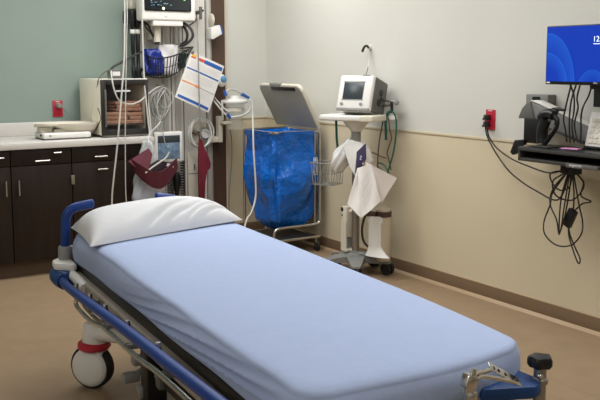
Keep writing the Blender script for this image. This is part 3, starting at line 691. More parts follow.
b.tube([(HX0-.02,HY0,zf),(HX1+.02,HY0,zf)], r, 12, smooth=False); b.tube([(HX0-.02,HY1,zf),(HX1+.02,HY1,zf)], r, 12, smooth=False)
b.tube([(HX0,HY0,zf),(HX0,HY1,zf)], r, 12, smooth=False); b.tube([(HX1,HY0,zf),(HX1,HY1,zf)], r, 12, smooth=False); emit(b, 'base_frame', 'chrome', t)
b = MB(); b.tube([(HX1-.03,HY0-.003,.204),(HX1-.03,HY0-.003,HZ-.01)], .006, 10, smooth=False); emit(b, 'guide_rod', 'chrome', t)
b = MB(); b.bx(HX0+.015, HX1-.015, HY0+.015, HY1-.015, zf-.004, zf+.008); emit(b, 'bottom_tray', 'darkgrey', t)
for x, y in ((HX0+.01,HY0),(HX1-.015,HY0),(HX0+.01,HY1),(HX1-.015,HY1)):
    b = MB(); b.lathe([(.006,-.009),(.032,-.009),(.035,-.004),(.035,.004),(.032,.009),(.006,.009)], (x,y-.012,.0355), (1,0,.0)); cw = emit(b, 'caster', 'rubber', t)
    b = MB(); b.cyl((x,y,.062), (x,y,zf), .010, seg=12); b.bx(x-.015, x-.011, y-.02, y+.01, .03, .07); b.bx(x+.011, x+.015, y-.02, y+.01, .03, .07); b.bx(x-.015, x+.015, y-.02, y+.01, .066, .072); emit(b, 'fork', 'steel', cw)
# lid
LH = V((HX1-.003, 5.40, HZ+.014)); top = V((3.402, 0, 1.243)); up = V((top.x-LH.x, 0, top.z-LH.z)); nrm = V((up.z,0,-up.x)).normalized()
y0, y1 = 5.385, 6.0; lh = up.length; u_ = up.normalized()
def lidpoly(off, ins):
    pts = []; R = .05
    def at(s_, y): return V((LH.x,0,LH.z))+u_*s_+V((0,y,0))+nrm*off
    pts += [at(0+ins, y0+ins), at(0+ins, y1-ins)]
    for k in range(7):
        a = k/6*PI/2; pts.append(at(lh-ins-R+R*math.sin(a), y1-ins-R+R*math.cos(a)))
    for k in range(7):
        a = k/6*PI/2; pts.append(at(lh-ins-R+R*math.cos(a), y0+ins+R-R*math.sin(a)))
    return pts
b = MB(); b.prism(lidpoly(.002, 0), nrm*.026, .004); ld = emit(b, 'lid', 'offwhite', t)
b = MB(); b.prism(lidpoly(-.001, .010), nrm*.006); emit(b, 'lid_underside', 'hamperlid', ld)
b = MB(); c = V((LH.x,0,LH.z))+u_*(lh+.004)+V((0,(y0+y1)/2+.04,0))+nrm*.008; b.box(c, (.02,.16,.022), None, .006); emit(b, 'lid_grip', 'greyplas', ld)
b = MB(); c = V((LH.x,0,LH.z))+u_*(lh-.028)-nrm*.003; b.box(c+V((0,(y0+y1)/2-.06,0)), (.01,.34,.026), Matrix.Rotation(math.atan2(up.x, up.z), 4, 'Y'), .003); emit(b, 'lid_lip', 'black', ld)
# blue bag
b = MB()
def bagfn(u, v):
    a = 2*PI*u; cx, cy = (HX0+HX1)/2, (HY0+HY1)/2
    hw, hd = (HX1-HX0)/2, (HY1-HY0)/2
    zz = HZ+.006-v*.745
    if v > .985: pass
    sq = .22
    cx_ = math.copysign(abs(math.cos(a))**(sq+.25*v), math.cos(a)); sy_ = math.copysign(abs(math.sin(a))**(sq+.25*v), math.sin(a))
    out = .014*max(0, 1-v/.10) if v < .10 else 0
    bul = -.006*math.sin(PI*min(1, v*2.2)) + .022*math.sin(PI*v)**2
    nar = 1 - .22*max(0, (v-.4)/.6)**1.4
    if v > .88: nar *= 1-.55*((v-.88)/.12)**2
    rr = (1+bul/.2)*nar
    fold = .010*math.sin(5*a+6*v)+.007*math.sin(9*a-8*v+1)+.003*math.sin(17*a+6*v)+.008*math.sin(11*v+3*a)
    fold *= min(1, v*5)*(.7+.8*v)
    x = cx+(hw*rr+out)*cx_ + fold*math.cos(a); y = cy+(hd*rr+out)*sy_+fold*math.sin(a)
    return (x, y, zz+.012*math.sin(9*a)*min(1, max(0, v-.1)*2)*.6)
nu, nv = 96, 56
b.grid(bagfn, nu, nv, cu=True); b.bm.verts.ensure_lookup_table()
b.bm.faces.new([b.bm.verts[i*nv+nv-1] for i in range(nu)])
b.grid(lambda u, v: V(bagfn(u, 0))+V((0,0,.006*math.sin(PI*v)-.0))+V(((HX0+HX1)/2-bagfn(u,0)[0], (HY0+HY1)/2-bagfn(u,0)[1], 0))*(.17*v)+V((0,0,-.05*v*v)), nu, 5, cu=True)
solo(b, 'hamper_bag', 'bagblue', 'shiny blue plastic bag hung inside the chrome hamper frame', 'bag', angle=70)

# ------------------------------------------------------------------ vital signs stand
SX, SY, SR = 3.41, 4.69, math.radians(-66)
t = thing('rolling_stand', 'white and grey rolling stand with a tray, basket and pole beside the right wall', 'stand', (SX,SY,0), SR)
def L(b, name, m, par=t, **k): return emit(b, name, m, par, local=True, **k)
b = MB(); b.bx(-.215, .125, -.125, .125, 1.030, 1.066, .010, 3); tr = L(b, 'tray', 'whiteplas')
b = MB(); b.bx(.10, .20, -.14, .06, 1.028, 1.070, .010, 3); L(b, 'tray_handle', 'offwhite', tr)
b = MB(); b.lathe([(.035,.955),(.04,.97),(.075,1.01),(.085,1.032)], (0,0,0), sx=1.1, seg=32); L(b, 'tray_funnel', 'whiteplas', tr)
b = MB(); b.cyl((0,0,.83), (0,0,.97), .032, seg=24); L(b, 'upper_column', 'greyplas')
b = MB(); b.cyl((0,0,.10), (0,0,.90), .026, seg=24); L(b, 'pole', 'steel')
b = MB(); b.lathe([(.0,.085),(.06,.085),(.075,.10),(.07,.118),(.035,.135),(.03,.15)], (0,0,0)); L(b, 'hub', 'basegrey')
for k, ang in enumerate((13, 85, 157, 229, 301)):
    a = math.radians(ang); e = V((math.cos(a), math.sin(a), 0)); s_ = V((-e.y, e.x, 0)); R_ = .245
    b = MB(); vs = []; 
    for d_, w, z0, z1 in ((.03,.066,.082,.128),(.14,.050,.080,.116),(.21,.036,.078,.100),(R_,.026,.078,.090)):
        for sgn, z in ((-1,z0),(1,z0),(1,z1),(-1,z1)): vs.append(e*d_+s_*sgn*w+V((0,0,z)))
    fs = [(0,1,2,3),(12,13,14,15)]
    for i in range(3):
        for j in range(4): fs.append((i*4+j, i*4+(j+1) % 4, i*4+4+(j+1) % 4, i*4+4+j))
    b.add(vs, fs); lg = L(b, 'leg', 'basegrey')
    c = e*.222; ax = V((math.cos(a+1.2), math.sin(a+1.2), 0))
    b = MB()
    for s2 in (-1, 1): b.lathe([(.008,-.011),(.036,-.011),(.041,-.006),(.041,.006),(.036,.011),(.008,.011)], c+ax*.019*s2+V((0,0,.0415)), ax, 24)
    b.cyl(c+V((0,0,.04)), c+V((0,0,.08)), .012, seg=12); b.cyl(c-ax*.02+V((0,0,.0415)), c+ax*.02+V((0,0,.0415)), .010, seg=10)
    L(b, 'caster', 'rubber', lg)
# accessory bar at the back
b = MB(); b.tube([V(q) for q in [(3.553, 4.629, 1.167), (3.565, 4.549, 1.159), (3.59, 4.485, 1.153)]], .008, 10, smooth=False); b.tube([V(q) for q in [(3.544, 4.629, 1.121), (3.558, 4.561, 1.127), (3.579, 4.513, 1.135)]], .008, 10, smooth=False)
b.tube([V(q) for q in [(3.507, 4.711, 1.033), (3.533, 4.658, 1.108), (3.553, 4.629, 1.167)]], .008, 10); b.tube([V(q) for q in [(3.533, 4.658, 1.108), (3.544, 4.629, 1.121)]], .008, 10, smooth=False)
ab = emit(b, 'accessory_bar', 'steel', t)
b = MB(); p = V((3.586, 4.487, 1.149)); b.ell(p, (.018,.018,.018)); emit(b, 'bar_knob', 'greyplas', ab)
b = MB(); p = V((3.573, 4.519, 1.149)); q = V((3.569, 4.512, 1.081)); b.cyl(p, q, .010, seg=12); emit(b, 'bar_drop', 'black', ab)
b = MB(); p = V((3.559, 4.55, 1.051)); b.box(p, (.15,.012,.03), SR, .003); b.tube([p, V((3.517, 4.659, 1.042))], .006, 8, smooth=False); emit(b, 'hose_plate', 'whiteplas', t)
# wire basket on the stand
bw = .17; z0, z1 = .60, .735
pc = V(W[t].inverted() @ V((3.352, 4.949, 0.66)))
bx0, bx1, by0, by1 = pc.x-.085, pc.x+.095, pc.y-.085, pc.y+.085
z1 = V((3.356, 4.956, 0.728)).z; z0 = V((3.347, 4.941, 0.577)).z
bk = None
b = MB()
b.tube([(bx0,by0,z1),(bx1,by0,z1),(bx1,by1,z1),(bx0,by1,z1)], .0038, 8, smooth=False, closed=True); bk = L(b, 'basket_rim', 'greyplas')
b = MB()
for k in range(8):
    x = bx0+.012+(bx1-bx0-.024)*k/7; b.tube([(x,by0,z1),(x,by0+.02,z0),(x,by1-.02,z0),(x,by1,z1)], .002, 6, smooth=False)
for k in range(6):
    y = by0+.012+(by1-by0-.024)*k/5; b.tube([(bx0,y,z1),(bx0+.02,y,z0),(bx1-.02,y,z0),(bx1,y,z1)], .002, 6, smooth=False)
for f in (.45, .98):
    o_ = .02*f; z = z1+(z0-z1)*f; b.tube([(bx0+o_,by0+o_,z),(bx1-o_,by0+o_,z),(bx1-o_,by1-o_,z),(bx0+o_,by1-o_,z)], .0022, 6, smooth=False, closed=True)
b.tube([(bx1,pc.y,z1),(0,0,z1)], .007, 8, smooth=False)
L(b, 'basket_wires', 'greyplas', bk)
b = MB(); q = V((3.304, 5.021, 0.698)); q = W[t].inverted() @ q; b.tube([(q.x,q.y-.02,q.z+.06),(q.x,q.y+.02,q.z+.06),(q.x,q.y+.02,q.z-.06),(q.x,q.y-.02,q.z-.06)], .003, 8, smooth=False, closed=True)
b.tube([(q.x,q.y,q.z+.06),(bx0,q.y,z1)], .004, 8, smooth=False); L(b, 'basket_hook', 'whiteplas', bk)
# container, cradle and oxygen bottle on the pole
b = MB(); p = V((3.399, 4.77, 0.442)); q = V((3.379, 4.74, 0.132)); ct = V((p.x,p.y,0))
b.bx(p.x-.03, p.x+.03, p.y-.03, p.y+.03, V((3.386, 4.75, 0.233)).z, p.z, .006); b.bx(p.x-.034, p.x+.034, p.y-.034, p.y+.034, q.z, q.z+.025, .006)
b.bx(p.x-.033, p.x-.024, p.y-.03, p.y+.03, q.z+.01, p.z-.1); ho = emit(b, 'holder_box', 'offwhite', t)
b = MB(); b.bx(p.x-.022, p.x+.024, p.y-.022, p.y+.022, q.z+.025, V((3.386, 4.749, 0.226)).z); emit(b, 'holder_bottle', 'greyplas', ho)
b = MB(); b.tube([(p.x,p.y,p.z-.03),(SX,SY,p.z-.03)], .012, 8, smooth=False); emit(b, 'holder_arm', 'offwhite', ho)
b = MB(); b.tube([(p.x,p.y,q.z+.012),(SX,SY,q.z+.012)], .010, 8, smooth=False); emit(b, 'holder_arm', 'offwhite', ho)
b = MB(); p = V((3.381, 4.791, 0.42)); b.ell(p, (.02,.02,.02)); b.ell(p+V((0,0,-.04)), (.014,.014,.018)); emit(b, 'clamp_knob', 'black', ho)
pz = V((3.421, 4.49, 0.412)); qz = V((3.415, 4.458, 0.146))
b = MB()
def cradle(u, v):
    z = pz.z+(qz.z-pz.z)*v; w = .056 if v < .2 else .048
    fl = .05*max(0, (v-.72)/.28)**2
    x = (u-.5)*2
    return W[t] @ (W[t].inverted() @ V((pz.x,pz.y,z)) + V((x*(w+fl*.8)+fl*.5, -.02*(1-x*x)-fl*.35, 0)))
b.slab(cradle, 9, 16, W[t].to_3x3() @ V((0,.012,0)))
cr = emit(b, 'bottle_cradle', 'whiteplas', t)
b = MB(); c = V(W[t].inverted() @ V((3.45, 4.458, 0.308))); cy = .046
zt_ = V((3.474, 4.463, 0.458)).z; zb2 = .115
b = MB(); b.lathe([(.0,zb2),(.045,zb2),(cy,zb2+.012),(cy,zt_-.03),(.045,zt_),(.02,zt_+.012),(.0,zt_+.015)], (c.x,c.y+.03,0)); ob = tag(emit(b, 'oxygen_bottle', 'tancyl', t, local=True), 'tan gas cylinder', 'x'); del ob['category']
b = MB(); b.lathe([(cy+.001,zt_-.05),(cy+.005,zt_-.05),(cy+.005,zt_-.015),(cy+.001,zt_-.015)], (c.x,c.y+.03,0)); b.bx(c.x-.14, c.x-.03, c.y-.03, c.y+.0, zt_-.05, zt_-.018, .003); L(b, 'bottle_strap', 'brownstrap', ob)
b = MB(); b.tube([(0,0,zb2+.02),(c.x,c.y,zb2+.02)], .012, 8, smooth=False); L(b, 'cradle_arm', 'greyplas', cr)
b = MB(); b.tube([(0,0,zt_-.04),(c.x,c.y,zt_-.04)], .012, 8, smooth=False); L(b, 'cradle_arm', 'greyplas', cr)
b = MB(); b.tube([(3.431, 4.581, 0.425), (3.406, 4.591, 0.379), (3.39, 4.591, 0.306), (3.394, 4.578, 0.234), (3.41, 4.539, 0.198), (3.426, 4.505, 0.196)], .008, 8); emit(b, 'black_hose', 'cable', t)

# the monitor on the tray
t2 = thing('vital_signs_monitor', 'white vital signs monitor with a grey screen, on the tray of the rolling stand', 'monitor', (SX,SY,1.066), SR)
tilt = Matrix.Translation((0.015,.01,1.068)) @ Matrix.Rotation(math.radians(-17), 4, 'X')
def LM(b, name, m, par=t2):
    b.bm.transform(Matrix.Translation((0,0,-1.066)) @ tilt); return emit(b, name, m, par, local=True)
mw, mh, md = .128, .243, .20
b = MB(); b.bx(-mw, mw, -md/2, md/2-.06, .004, mh, .016, 3); 
LM(b, 'front_shell', 'whiteplas')
b = MB(); b.bx(-mw+.006, mw+.006, -md/2+.022, md/2, .006, mh-.004, .014, 3); LM(b, 'rear_shell', 'midgrey')
b = MB(); b.bx(-mw+.012, mw-.004, -md/2+.03, md/2-.01, mh-.012, mh+.002, .004); LM(b, 'top_cap', 'whiteplas')
b = MB(); b.bx(-.086, .066, -md/2-.004, -md/2+.004, .078, .192, .003); LM(b, 'screen', 'screenoff')
b = MB(); b.bx(-.092, .072, -md/2-.002, -md/2+.002, .192, .200, .002); b.bx(-.092, .072, -md/2-.002, -md/2+.002, .070, .078, .002); LM(b, 'screen_bezel', 'greyplas')
for x in (-.085, .06):
    b = MB(); b.cyl((x,-md/2+.002,.045), (x,-md/2-.006,.045), .011, seg=16); LM(b, 'button', 'greyplas')
b = MB(); b.bx(-mw+.004, mw-.004, -md/2-.004, -md/2+.02, -.0, .022, .008); LM(b, 'lower_lip', 'greyplas')
for y, z, r_ in ((.015,.152,.024),(.03,.118,.010),(.0,.085,.027)):
    b = MB(); b.cyl((mw+.004,y,z), (mw+.012,y,z), r_, r_*.85, 20); LM(b, 'side_socket', 'black')
b = MB(); b.bx(.04, .09, -md/2+.005, -md/2+.02, mh-.001, mh+.002); LM(b, 'name_tag', 'purple')
# wall hook, probe and thin cord
b = MB(); p = V((3.665, 4.879, 1.515)); b.cyl(p, p+V((-.02,0,0)), .017, .014, 18); hk0 = p
b.mi = 1; b.tube([p+V((-.016,0,.0)), V((3.62, 4.863, 1.525)), V((3.61, 4.878, 1.514)), V((3.6, 4.885, 1.483))], .0085, 8, 4)
solo(b, 'wall_plug', ['offwhite', 'black'], 'small black angled plug on a round plate, high on the right wall above the monitor', 'plug')
q = V((3.514, 4.735, 1.321))
b = MB(); b.tube([V((3.65, 4.868, 1.5)), V((3.64, 4.86, 1.442)), V((3.6, 4.812, 1.387)), V((3.53, 4.732, 1.374))], .0022, 6, 5); b.mi = 1; b.tube([V((3.532, 4.731, 1.377)), q+V((-.004,-.002,-.012))], .007, 8, smooth=False)
solo(b, 'thin_cord', ['ink', 'steel'], 'thin pale cord with a grey end, from the wall plug to the monitor top', 'cord')

# green hoses and brown cords
cordthing('green_hose', [[(3.371, 4.869, 1.03), (3.38, 4.878, 0.968), (3.378, 4.869, 0.886), (3.392, 4.874, 0.817)]], .0085, 'green', 'short straight green hose hanging left of the stand column', 'hose')
b = MB(); b.tube([(3.568, 4.514, 1.094), (3.548, 4.525, 1.081), (3.539, 4.537, 1.034), (3.541, 4.538, 0.968), (3.538, 4.531, 0.903)], .009, 10); solo(b, 'green_hose', 'green', 'thick dark green hose end hanging below the black drop bar', 'hose', None)
b = MB(); b.tube([(3.568, 4.515, 1.097), (3.571, 4.486, 1.075), (3.577, 4.476, 1.03), (3.571, 4.468, 0.939), (3.556, 4.474, 0.827), (3.537, 4.486, 0.741), (3.529, 4.506, 0.68)], .0058, 10, 8); b.tube([(3.529, 4.506, 0.68), (3.534, 4.578, 0.703), (3.528, 4.608, 0.723), (3.526, 4.589, 0.746), (3.529, 4.538, 0.737), (3.53, 4.497, 0.701), (3.535, 4.476, 0.657), (3.54, 4.465, 0.604)], .005, 8, 6)
solo(b, 'green_hose', 'green', 'rightmost long green hose looping behind the white sheets on the stand', 'hose')
cordthing('brown_cord', [[(3.543, 4.572, 1.052), (3.537, 4.57, 1.006), (3.532, 4.594, 0.899), (3.524, 4.598, 0.799), (3.515, 4.591, 0.713)], [(3.561, 4.536, 1.047), (3.558, 4.516, 0.969), (3.557, 4.497, 0.917), (3.546, 4.509, 0.864), (3.538, 4.519, 0.818), (3.538, 4.503, 0.786), (3.541, 4.479, 0.709)], [(3.492, 4.644, 0.816), (3.507, 4.609, 0.808), (3.521, 4.562, 0.792), (3.53, 4.52, 0.785)]], .0045, 'brown_cord', 'thin brown cords hanging from the plate at the back of the stand', 'cord')

# carton, bag, sheets on the stand
t = thing('glove_carton', 'white carton with a purple end, tilted against the stand column', 'box', (SX,SY,.65))
pf = [(3.326, 4.71, 0.88), (3.363, 4.608, 0.83), (3.347, 4.596, 0.67), (3.331, 4.682, 0.702)]
b = MB(); b.prism([(3.355, 4.694, 0.903), (3.431, 4.619, 0.876), (3.335, 4.579, 0.837), (3.312, 4.571, 0.675), (3.321, 4.646, 0.74), (3.328, 4.73, 0.859)], V((.09,.04,0))*.4, .004); emit(b, 'carton', 'whiteplas', t)
pp = [V(q) for q in [(3.397, 4.57, 0.884), (3.394, 4.558, 0.783), (3.31, 4.555, 0.674), (3.325, 4.567, 0.832)]]
b = MB(); b.prism(pp, V((.012,.010,0)), .001); emit(b, 'purple_end', 'purple', t)
b = MB(); c = V((3.35, 4.554, 0.793)); b.tube([c+V((-.004,0,.014)), c+V((.006,0,.008)), c+V((-.003,0,-.001)), c+V((-.006,0,-.008)), c+V((.005,0,-.011))], .0028, 6); emit(b, 'printed_mark', 'whitemark', t)
b = MB(); b.prism([(3.424, 4.599, 0.87), (3.439, 4.585, 0.838), (3.454, 4.566, 0.766), (3.406, 4.567, 0.729), (3.362, 4.568, 0.705), (3.398, 4.568, 0.788)], V((.03,.02,0)), .002); emit(b, 'open_flap', 'paper', t)
b = MB()
def wb(u, v):
    a = 2*PI*u; p = V((3.363, 4.838, 0.677)); q = V((3.396, 4.717, 0.913)); c = p.lerp(q, v)
    rr = .066*(math.sin(PI*min(.97, .12+v*.86))**.6)
    k = .008*math.sin(4*a+8*v)+.006*math.sin(7*a-5*v)
    return (c.x+(rr*1.05+k)*math.cos(a), c.y+(rr*1.0+k)*math.sin(a), c.z+.3*k)
b.grid(wb, 36, 20, cu=True); b.bm.verts.ensure_lookup_table()
for j in (0, 19): b.bm.faces.new([b.bm.verts[i*20+j] for i in range(36)])
solo(b, 'plastic_bag', 'whitebag', 'crumpled white plastic bag bulging out of the stand basket', 'bag', angle=80)
t = thing('folded_sheets', 'folded white printed sheets hanging askew from the front of the rolling stand', 'paper', (SX-.05,SY-.1,.45))
def quad(c4, dep_amp):
    c4 = [V(q) for q in c4]
    vd = V((.61,.79,0))
    def fn(u, v):
        q = c4[0].lerp(c4[1], u).lerp(c4[3].lerp(c4[2], u), v)
        return q+vd*(dep_amp*math.sin(PI*u*1.0)*(.3+v*.7)-.006*math.sin(5*u+4*v))
    return fn
fA = quad([(3.297, 4.517, 0.731), (3.375, 4.471, 0.756), (3.4, 4.4, 0.525), (3.271, 4.443, 0.419)], -.02)
b = MB(); b.slab(quad([(3.297, 4.518, 0.734), (3.372, 4.473, 0.76), (3.4, 4.401, 0.529), (3.271, 4.443, 0.419)], -.03), 14, 14, V((.61,.79,0))*.004)
b.slab(quad([(3.297, 4.518, 0.734), (3.304, 4.51, 0.708), (3.273, 4.442, 0.421), (3.215, 4.515, 0.507)], -.006), 8, 14, V((.61,.79,0))*.004)
fr = emit(b, 'front_leaf', 'paper', t, angle=60)
b = MB(); b.slab(quad([(3.347, 4.537, 0.762), (3.38, 4.516, 0.762), (3.496, 4.359, 0.672), (3.419, 4.421, 0.505)], .01), 12, 12, V((.61,.79,0))*.004); emit(b, 'back_leaf', 'paperpink', t, angle=60)
b = MB()
f2 = quad([(3.295, 4.514, 0.735), (3.37, 4.47, 0.76), (3.397, 4.397, 0.529), (3.269, 4.44, 0.419)], -.03)
random.seed(3)
for k in range(8):
    v = .22+.075*k; a0 = .12+.04*(k % 3)
    b.slab(lambda u, w: f2(a0+u*(.62-.07*(k % 2)-.1*(k > 5)), v+w*.018-.16*u+.1), 8, 2, V((-.61,-.79,0))*.001)
emit(b, 'printed_lines', 'ink', t)
b = MB(); p = V((3.34, 4.516, 0.745)); b.tube([p, p+V((.03,.03,.02)), (SX,SY,p.z+.03)], .006, 8); emit(b, 'hook', 'steel', t)

# ------------------------------------------------------------------ right wall: outlet, screen and work arm
oc = (3.665, 3.703, 1.076)
outlet(oc, (-1,0,0), (0,-1,0), 'red wall outlet with two black plugs, on the right wall beside the computer arm')
def plugcord(p, path, label):
    b = MB(); p = V(p); b.box(p+V((-.012,0,0)), (.034,.03,.032), None, .006); b.cyl(p+V((-.025,0,0)), p+V((-.04,.004,-.012)), .010, .006, 10)
    b.tube([p+V((-.036,.003,-.008))]+[V(q) for q in path], .0043, 8, 8); return solo(b, 'computer_cable', 'cable', label, 'cable', 'black cables from the right wall outlet')
plugcord((3.648, 3.708, 1.09), [(3.6, 3.681, 1.071), (3.6, 3.682, 1.042), (3.61, 3.673, 0.979), (3.61, 3.602, 0.891), (3.6, 3.487, 0.8), (3.58, 3.347, 0.743), (3.54, 3.201, 0.715), (3.48, 3.072, 0.704), (3.46, 3.002, 0.715), (3.46, 2.966, 0.776), (3.47, 2.956, 0.868)], 'black power cord in the upper socket, swinging lowest across the right wall')
plugcord((3.648, 3.71, 1.05), [(3.61, 3.682, 1.036), (3.62, 3.666, 0.973), (3.62, 3.597, 0.914), (3.61, 3.477, 0.868), (3.58, 3.328, 0.845), (3.54, 3.185, 0.832), (3.5, 3.082, 0.838), (3.47, 3.004, 0.861)], 'black power cord in the lower socket, running just under the tray')

# computer monitor
XM = 3.40
a = V((3.4, 3.055, 1.586)); c = V((3.4, 3.068, 1.297)); ym0 = 3.062; mwid = .52
t = thing('computer_monitor', 'black-edged computer monitor showing a blue desktop, above the wall tray', 'computer monitor', (XM+.02,ym0-mwid/2,1.2))
b = MB(); b.bx(XM, XM+.028, ym0-mwid, ym0, c.z, a.z, .004); emit(b, 'case', 'black', t)
b = MB(); b.bx(XM-.0015, XM+.001, ym0-mwid+.006, ym0-.006, c.z+.016, a.z-.006)
o = emit(b, 'screen', 'desktop', t)
# put the screen's own origin at its centre so that the desktop pattern is laid out on it
off = V((XM, ym0-mwid/2, (a.z+c.z)/2)) - V(t.location)
o.data.transform(Matrix.Translation(-off)); o.location = off; W[o] = W[t] @ Matrix.Translation(off)
def text_mesh(body, size, name, m, parent, at, rot, ext=.0004):
    cu = bpy.data.curves.new(name, 'FONT'); cu.body = body; cu.size = size; cu.extrude = ext
    tmp = bpy.data.objects.new(name+'_tmp', cu); COL.objects.link(tmp)
    dg = bpy.context.evaluated_depsgraph_get(); me = bpy.data.meshes.new_from_object(tmp.evaluated_get(dg))
    bpy.data.objects.remove(tmp); bpy.data.curves.remove(cu)
    me.transform(W[parent].inverted() @ Matrix.Translation(V(at)) @ rot); me.materials.clear(); me.materials.append(M[m])
    o2 = bpy.data.objects.new(name, me); COL.objects.link(o2); o2.parent = parent; W[o2] = W[parent].copy(); return o2
RT = Matrix(((0,0,-1),(-1,0,0),(0,1,0))).to_4x4()   # text facing -x, reading towards -y
p = V((3.397, 2.776, 1.503)); text_mesh('12:', .038, 'clock_digits', 'screen_text', o, (3.3978, p.y, p.z), RT)
b = MB(); q = V((3.397, 2.771, 1.493)); b.bx(3.3972, 3.3982, q.y-.07, q.y, q.z-.0015, q.z+.0015); emit(b, 'date_line', 'screen_text', o)
b = MB(); q = V((3.4, 3.042, 1.307)); b.bx(XM-.0015, XM+.001, q.y-.010, q.y+.010, q.z-.003, q.z+.003); emit(b, 'corner_sticker', 'whitemark', t)
p = V((3.398, 2.765, 1.305)); text_mesh('DELL', .011, 'maker_mark', 'ink', t, (3.3988, p.y, p.z), RT)
b = MB(); yc = V((3.45, 2.742, 1.251)).y
b.bx(XM+.028, XM+.055, yc-.06, yc+.07, c.z-.02, c.z+.12, .006); b.bx(XM+.03, XM+.06, V((3.43, 2.726, 1.252)).y, V((3.43, 2.787, 1.25)).y, V((3.43, 2.775, 1.193)).z, c.z+.02, .003)
b.bx(XM+.055, XR, yc-.05, yc+.02, c.z+.02, c.z+.10, .006)
emit(b, 'rear_mount', 'black', t)

# wall arm and tray
t = thing('workstation_tray', 'black wall-mounted keyboard tray on a grey arm, below the computer monitor', 'tray', (3.5,3.0,.86))
TX0, TX1 = 3.33, 3.56
z1 = V((3.33, 3.168, 0.978)).z; z0 = V((3.33, 3.162, 0.906)).z; yl = V((3.33, 3.167, 0.959)).y; yr = yl-.62
b = MB(); b.bx(TX0, TX1, yr, yl, z1-.014, z1, .003); tt = emit(b, 'top_shelf', 'black', t)
b = MB(); b.bx(TX0, TX1, yl-.014, yl, z0, z1-.014, .002); emit(b, 'side_panel', 'darkgrey', t)
b = MB(); b.bx(TX0, TX1, yr, yr+.014, z0, z1-.014, .002); emit(b, 'side_panel', 'darkgrey', t)
b = MB(); b.bx(TX0, TX1, yr, yl, z0, z0+.016, .003); bp_ = emit(b, 'lower_shelf', 'darkgrey', t)
b = MB(); b.bx(TX1-.012, TX1, yr+.014, yl-.014, z0+.016, z1-.014); emit(b, 'back_panel', 'black', t)
b = MB(); b.bx(TX0-.004, TX0+.004, yr, yl, z1-.019, z1-.003, .002); emit(b, 'front_edge', 'darkgrey', t)
b = MB(); q = V((3.328, 2.852, 0.921)); b.bx(TX0-.006, TX0, q.y-.19, q.y, z0-.004, z0+.018, .003); nb = emit(b, 'name_plate', 'midgrey', t)
q = V((3.325, 2.828, 0.915)); text_mesh('ergotron', .020, 'plate_text', 'whitemark', nb, (3.3232, q.y, z0+.003), RT)
# mount, arm and column
b = MB(); q0 = V((3.6, 3.376, 1.235)); q1 = V((3.6, 3.221, 1.155)); b.bx(3.60, XR, q1.y, q0.y, q1.z, q0.z, .004)
wm = emit(b, 'wall_bracket', 'basegrey', t)
b = MB(); q0 = V((3.6, 3.325, 1.223)); q1 = V((3.6, 3.275, 1.203)); b.bx(3.594, 3.601, q1.y, q0.y, q1.z, q0.z); emit(b, 'bracket_slot', 'black', wm)
b = MB(); b.prism([(3.54, 3.301, 1.204), (3.54, 2.891, 1.091), (3.54, 2.887, 1.001), (3.54, 3.16, 1.07), (3.54, 3.286, 1.105)], (.05,0,0), .006); am = emit(b, 'arm', 'basegrey', t)
b = MB(); b.prism([(3.537, 3.287, 1.206), (3.537, 3.245, 1.207), (3.537, 2.888, 1.096), (3.537, 2.888, 1.086)], (.054,0,0), .001); emit(b, 'arm_strip', 'whiteplas', am)
b = MB(); b.prism([(3.536, 3.16, 1.159), (3.536, 3.127, 1.174), (3.536, 3.08, 1.165), (3.536, 3.093, 1.147)], (.05,0,0), .002); emit(b, 'arm_cap', 'black', am)
b = MB(); b.prism([(3.537, 3.151, 1.069), (3.537, 2.884, 1), (3.537, 2.883, 0.986), (3.537, 3.15, 1.055)], (.05,0,0), .001); emit(b, 'arm_underside', 'darkgrey', am)
b = MB(); b.prism([(3.53, 3.368, 1.105), (3.53, 3.34, 1.162), (3.53, 3.312, 1.188), (3.53, 3.281, 1.202), (3.53, 3.249, 1.109)], (.10,0,0), .008); emit(b, 'arm_joint', 'midgrey', am)
b = MB(); q0 = V((3.52, 3.311, 1.11)); q1 = V((3.52, 3.211, 0.98)); b.bx(3.52, 3.60, q1.y, q0.y, min(q1.z, z1), q0.z, .003); emit(b, 'column_box', 'black', t)
b = MB(); b.prism([(3.5, 3.356, 0.989), (3.5, 3.288, 0.997), (3.5, 3.294, 0.967), (3.5, 3.322, 0.959), (3.5, 3.339, 0.92), (3.5, 3.371, 0.906), (3.5, 3.388, 0.921)], (.03,0,0), .003); emit(b, 'side_bracket', 'black', t)
b = MB(); b.bx(3.50, 3.53, yl-.06, yl+.03, z1-.02, z1-.0); emit(b, 'bracket_lug', 'black', t)

# barcode scanner
t = thing('barcode_scanner', 'black handheld barcode scanner in its stand, on the left end of the tray', 'scanner', (3.42,3.1,z1))
sb = [(3.36, 3.081, 0.984), (3.36, 2.96, 0.987), (3.43, 3.023, 1.006), (3.43, 3.132, 1.004)]
by_ = V((3.4, 3.058, 0.995)).y
b = MB(); b.bx(3.365, 3.445, by_-.055, by_+.055, z1, z1+.010, .004); emit(b, 'stand_base', 'darkgrey', t)
b = MB(); b.tube([*[V(q) for q in [(3.4, 3.071, 0.999), (3.4, 3.076, 1.035), (3.4, 3.068, 1.081), (3.4, 3.05, 1.122)]]], .026, 14, 6, r2=.029); emit(b, 'cradle', 'black', t)
b = MB(); b.tube([*[V(q) for q in [(3.4, 3.08, 1.125), (3.4, 3.061, 1.144), (3.4, 3.028, 1.151), (3.4, 2.999, 1.143)]]], .026, 16, 6); emit(b, 'scan_head', 'black', t)
b = MB(); b.tube([*[V(q) for q in [(3.4, 3.002, 1.142), (3.4, 2.979, 1.121), (3.4, 2.984, 1.086), (3.4, 3.011, 1.049), (3.4, 3.036, 1.017), (3.4, 3.058, 0.993)]]], .013, 12, 6); emit(b, 'grip', 'black', t)
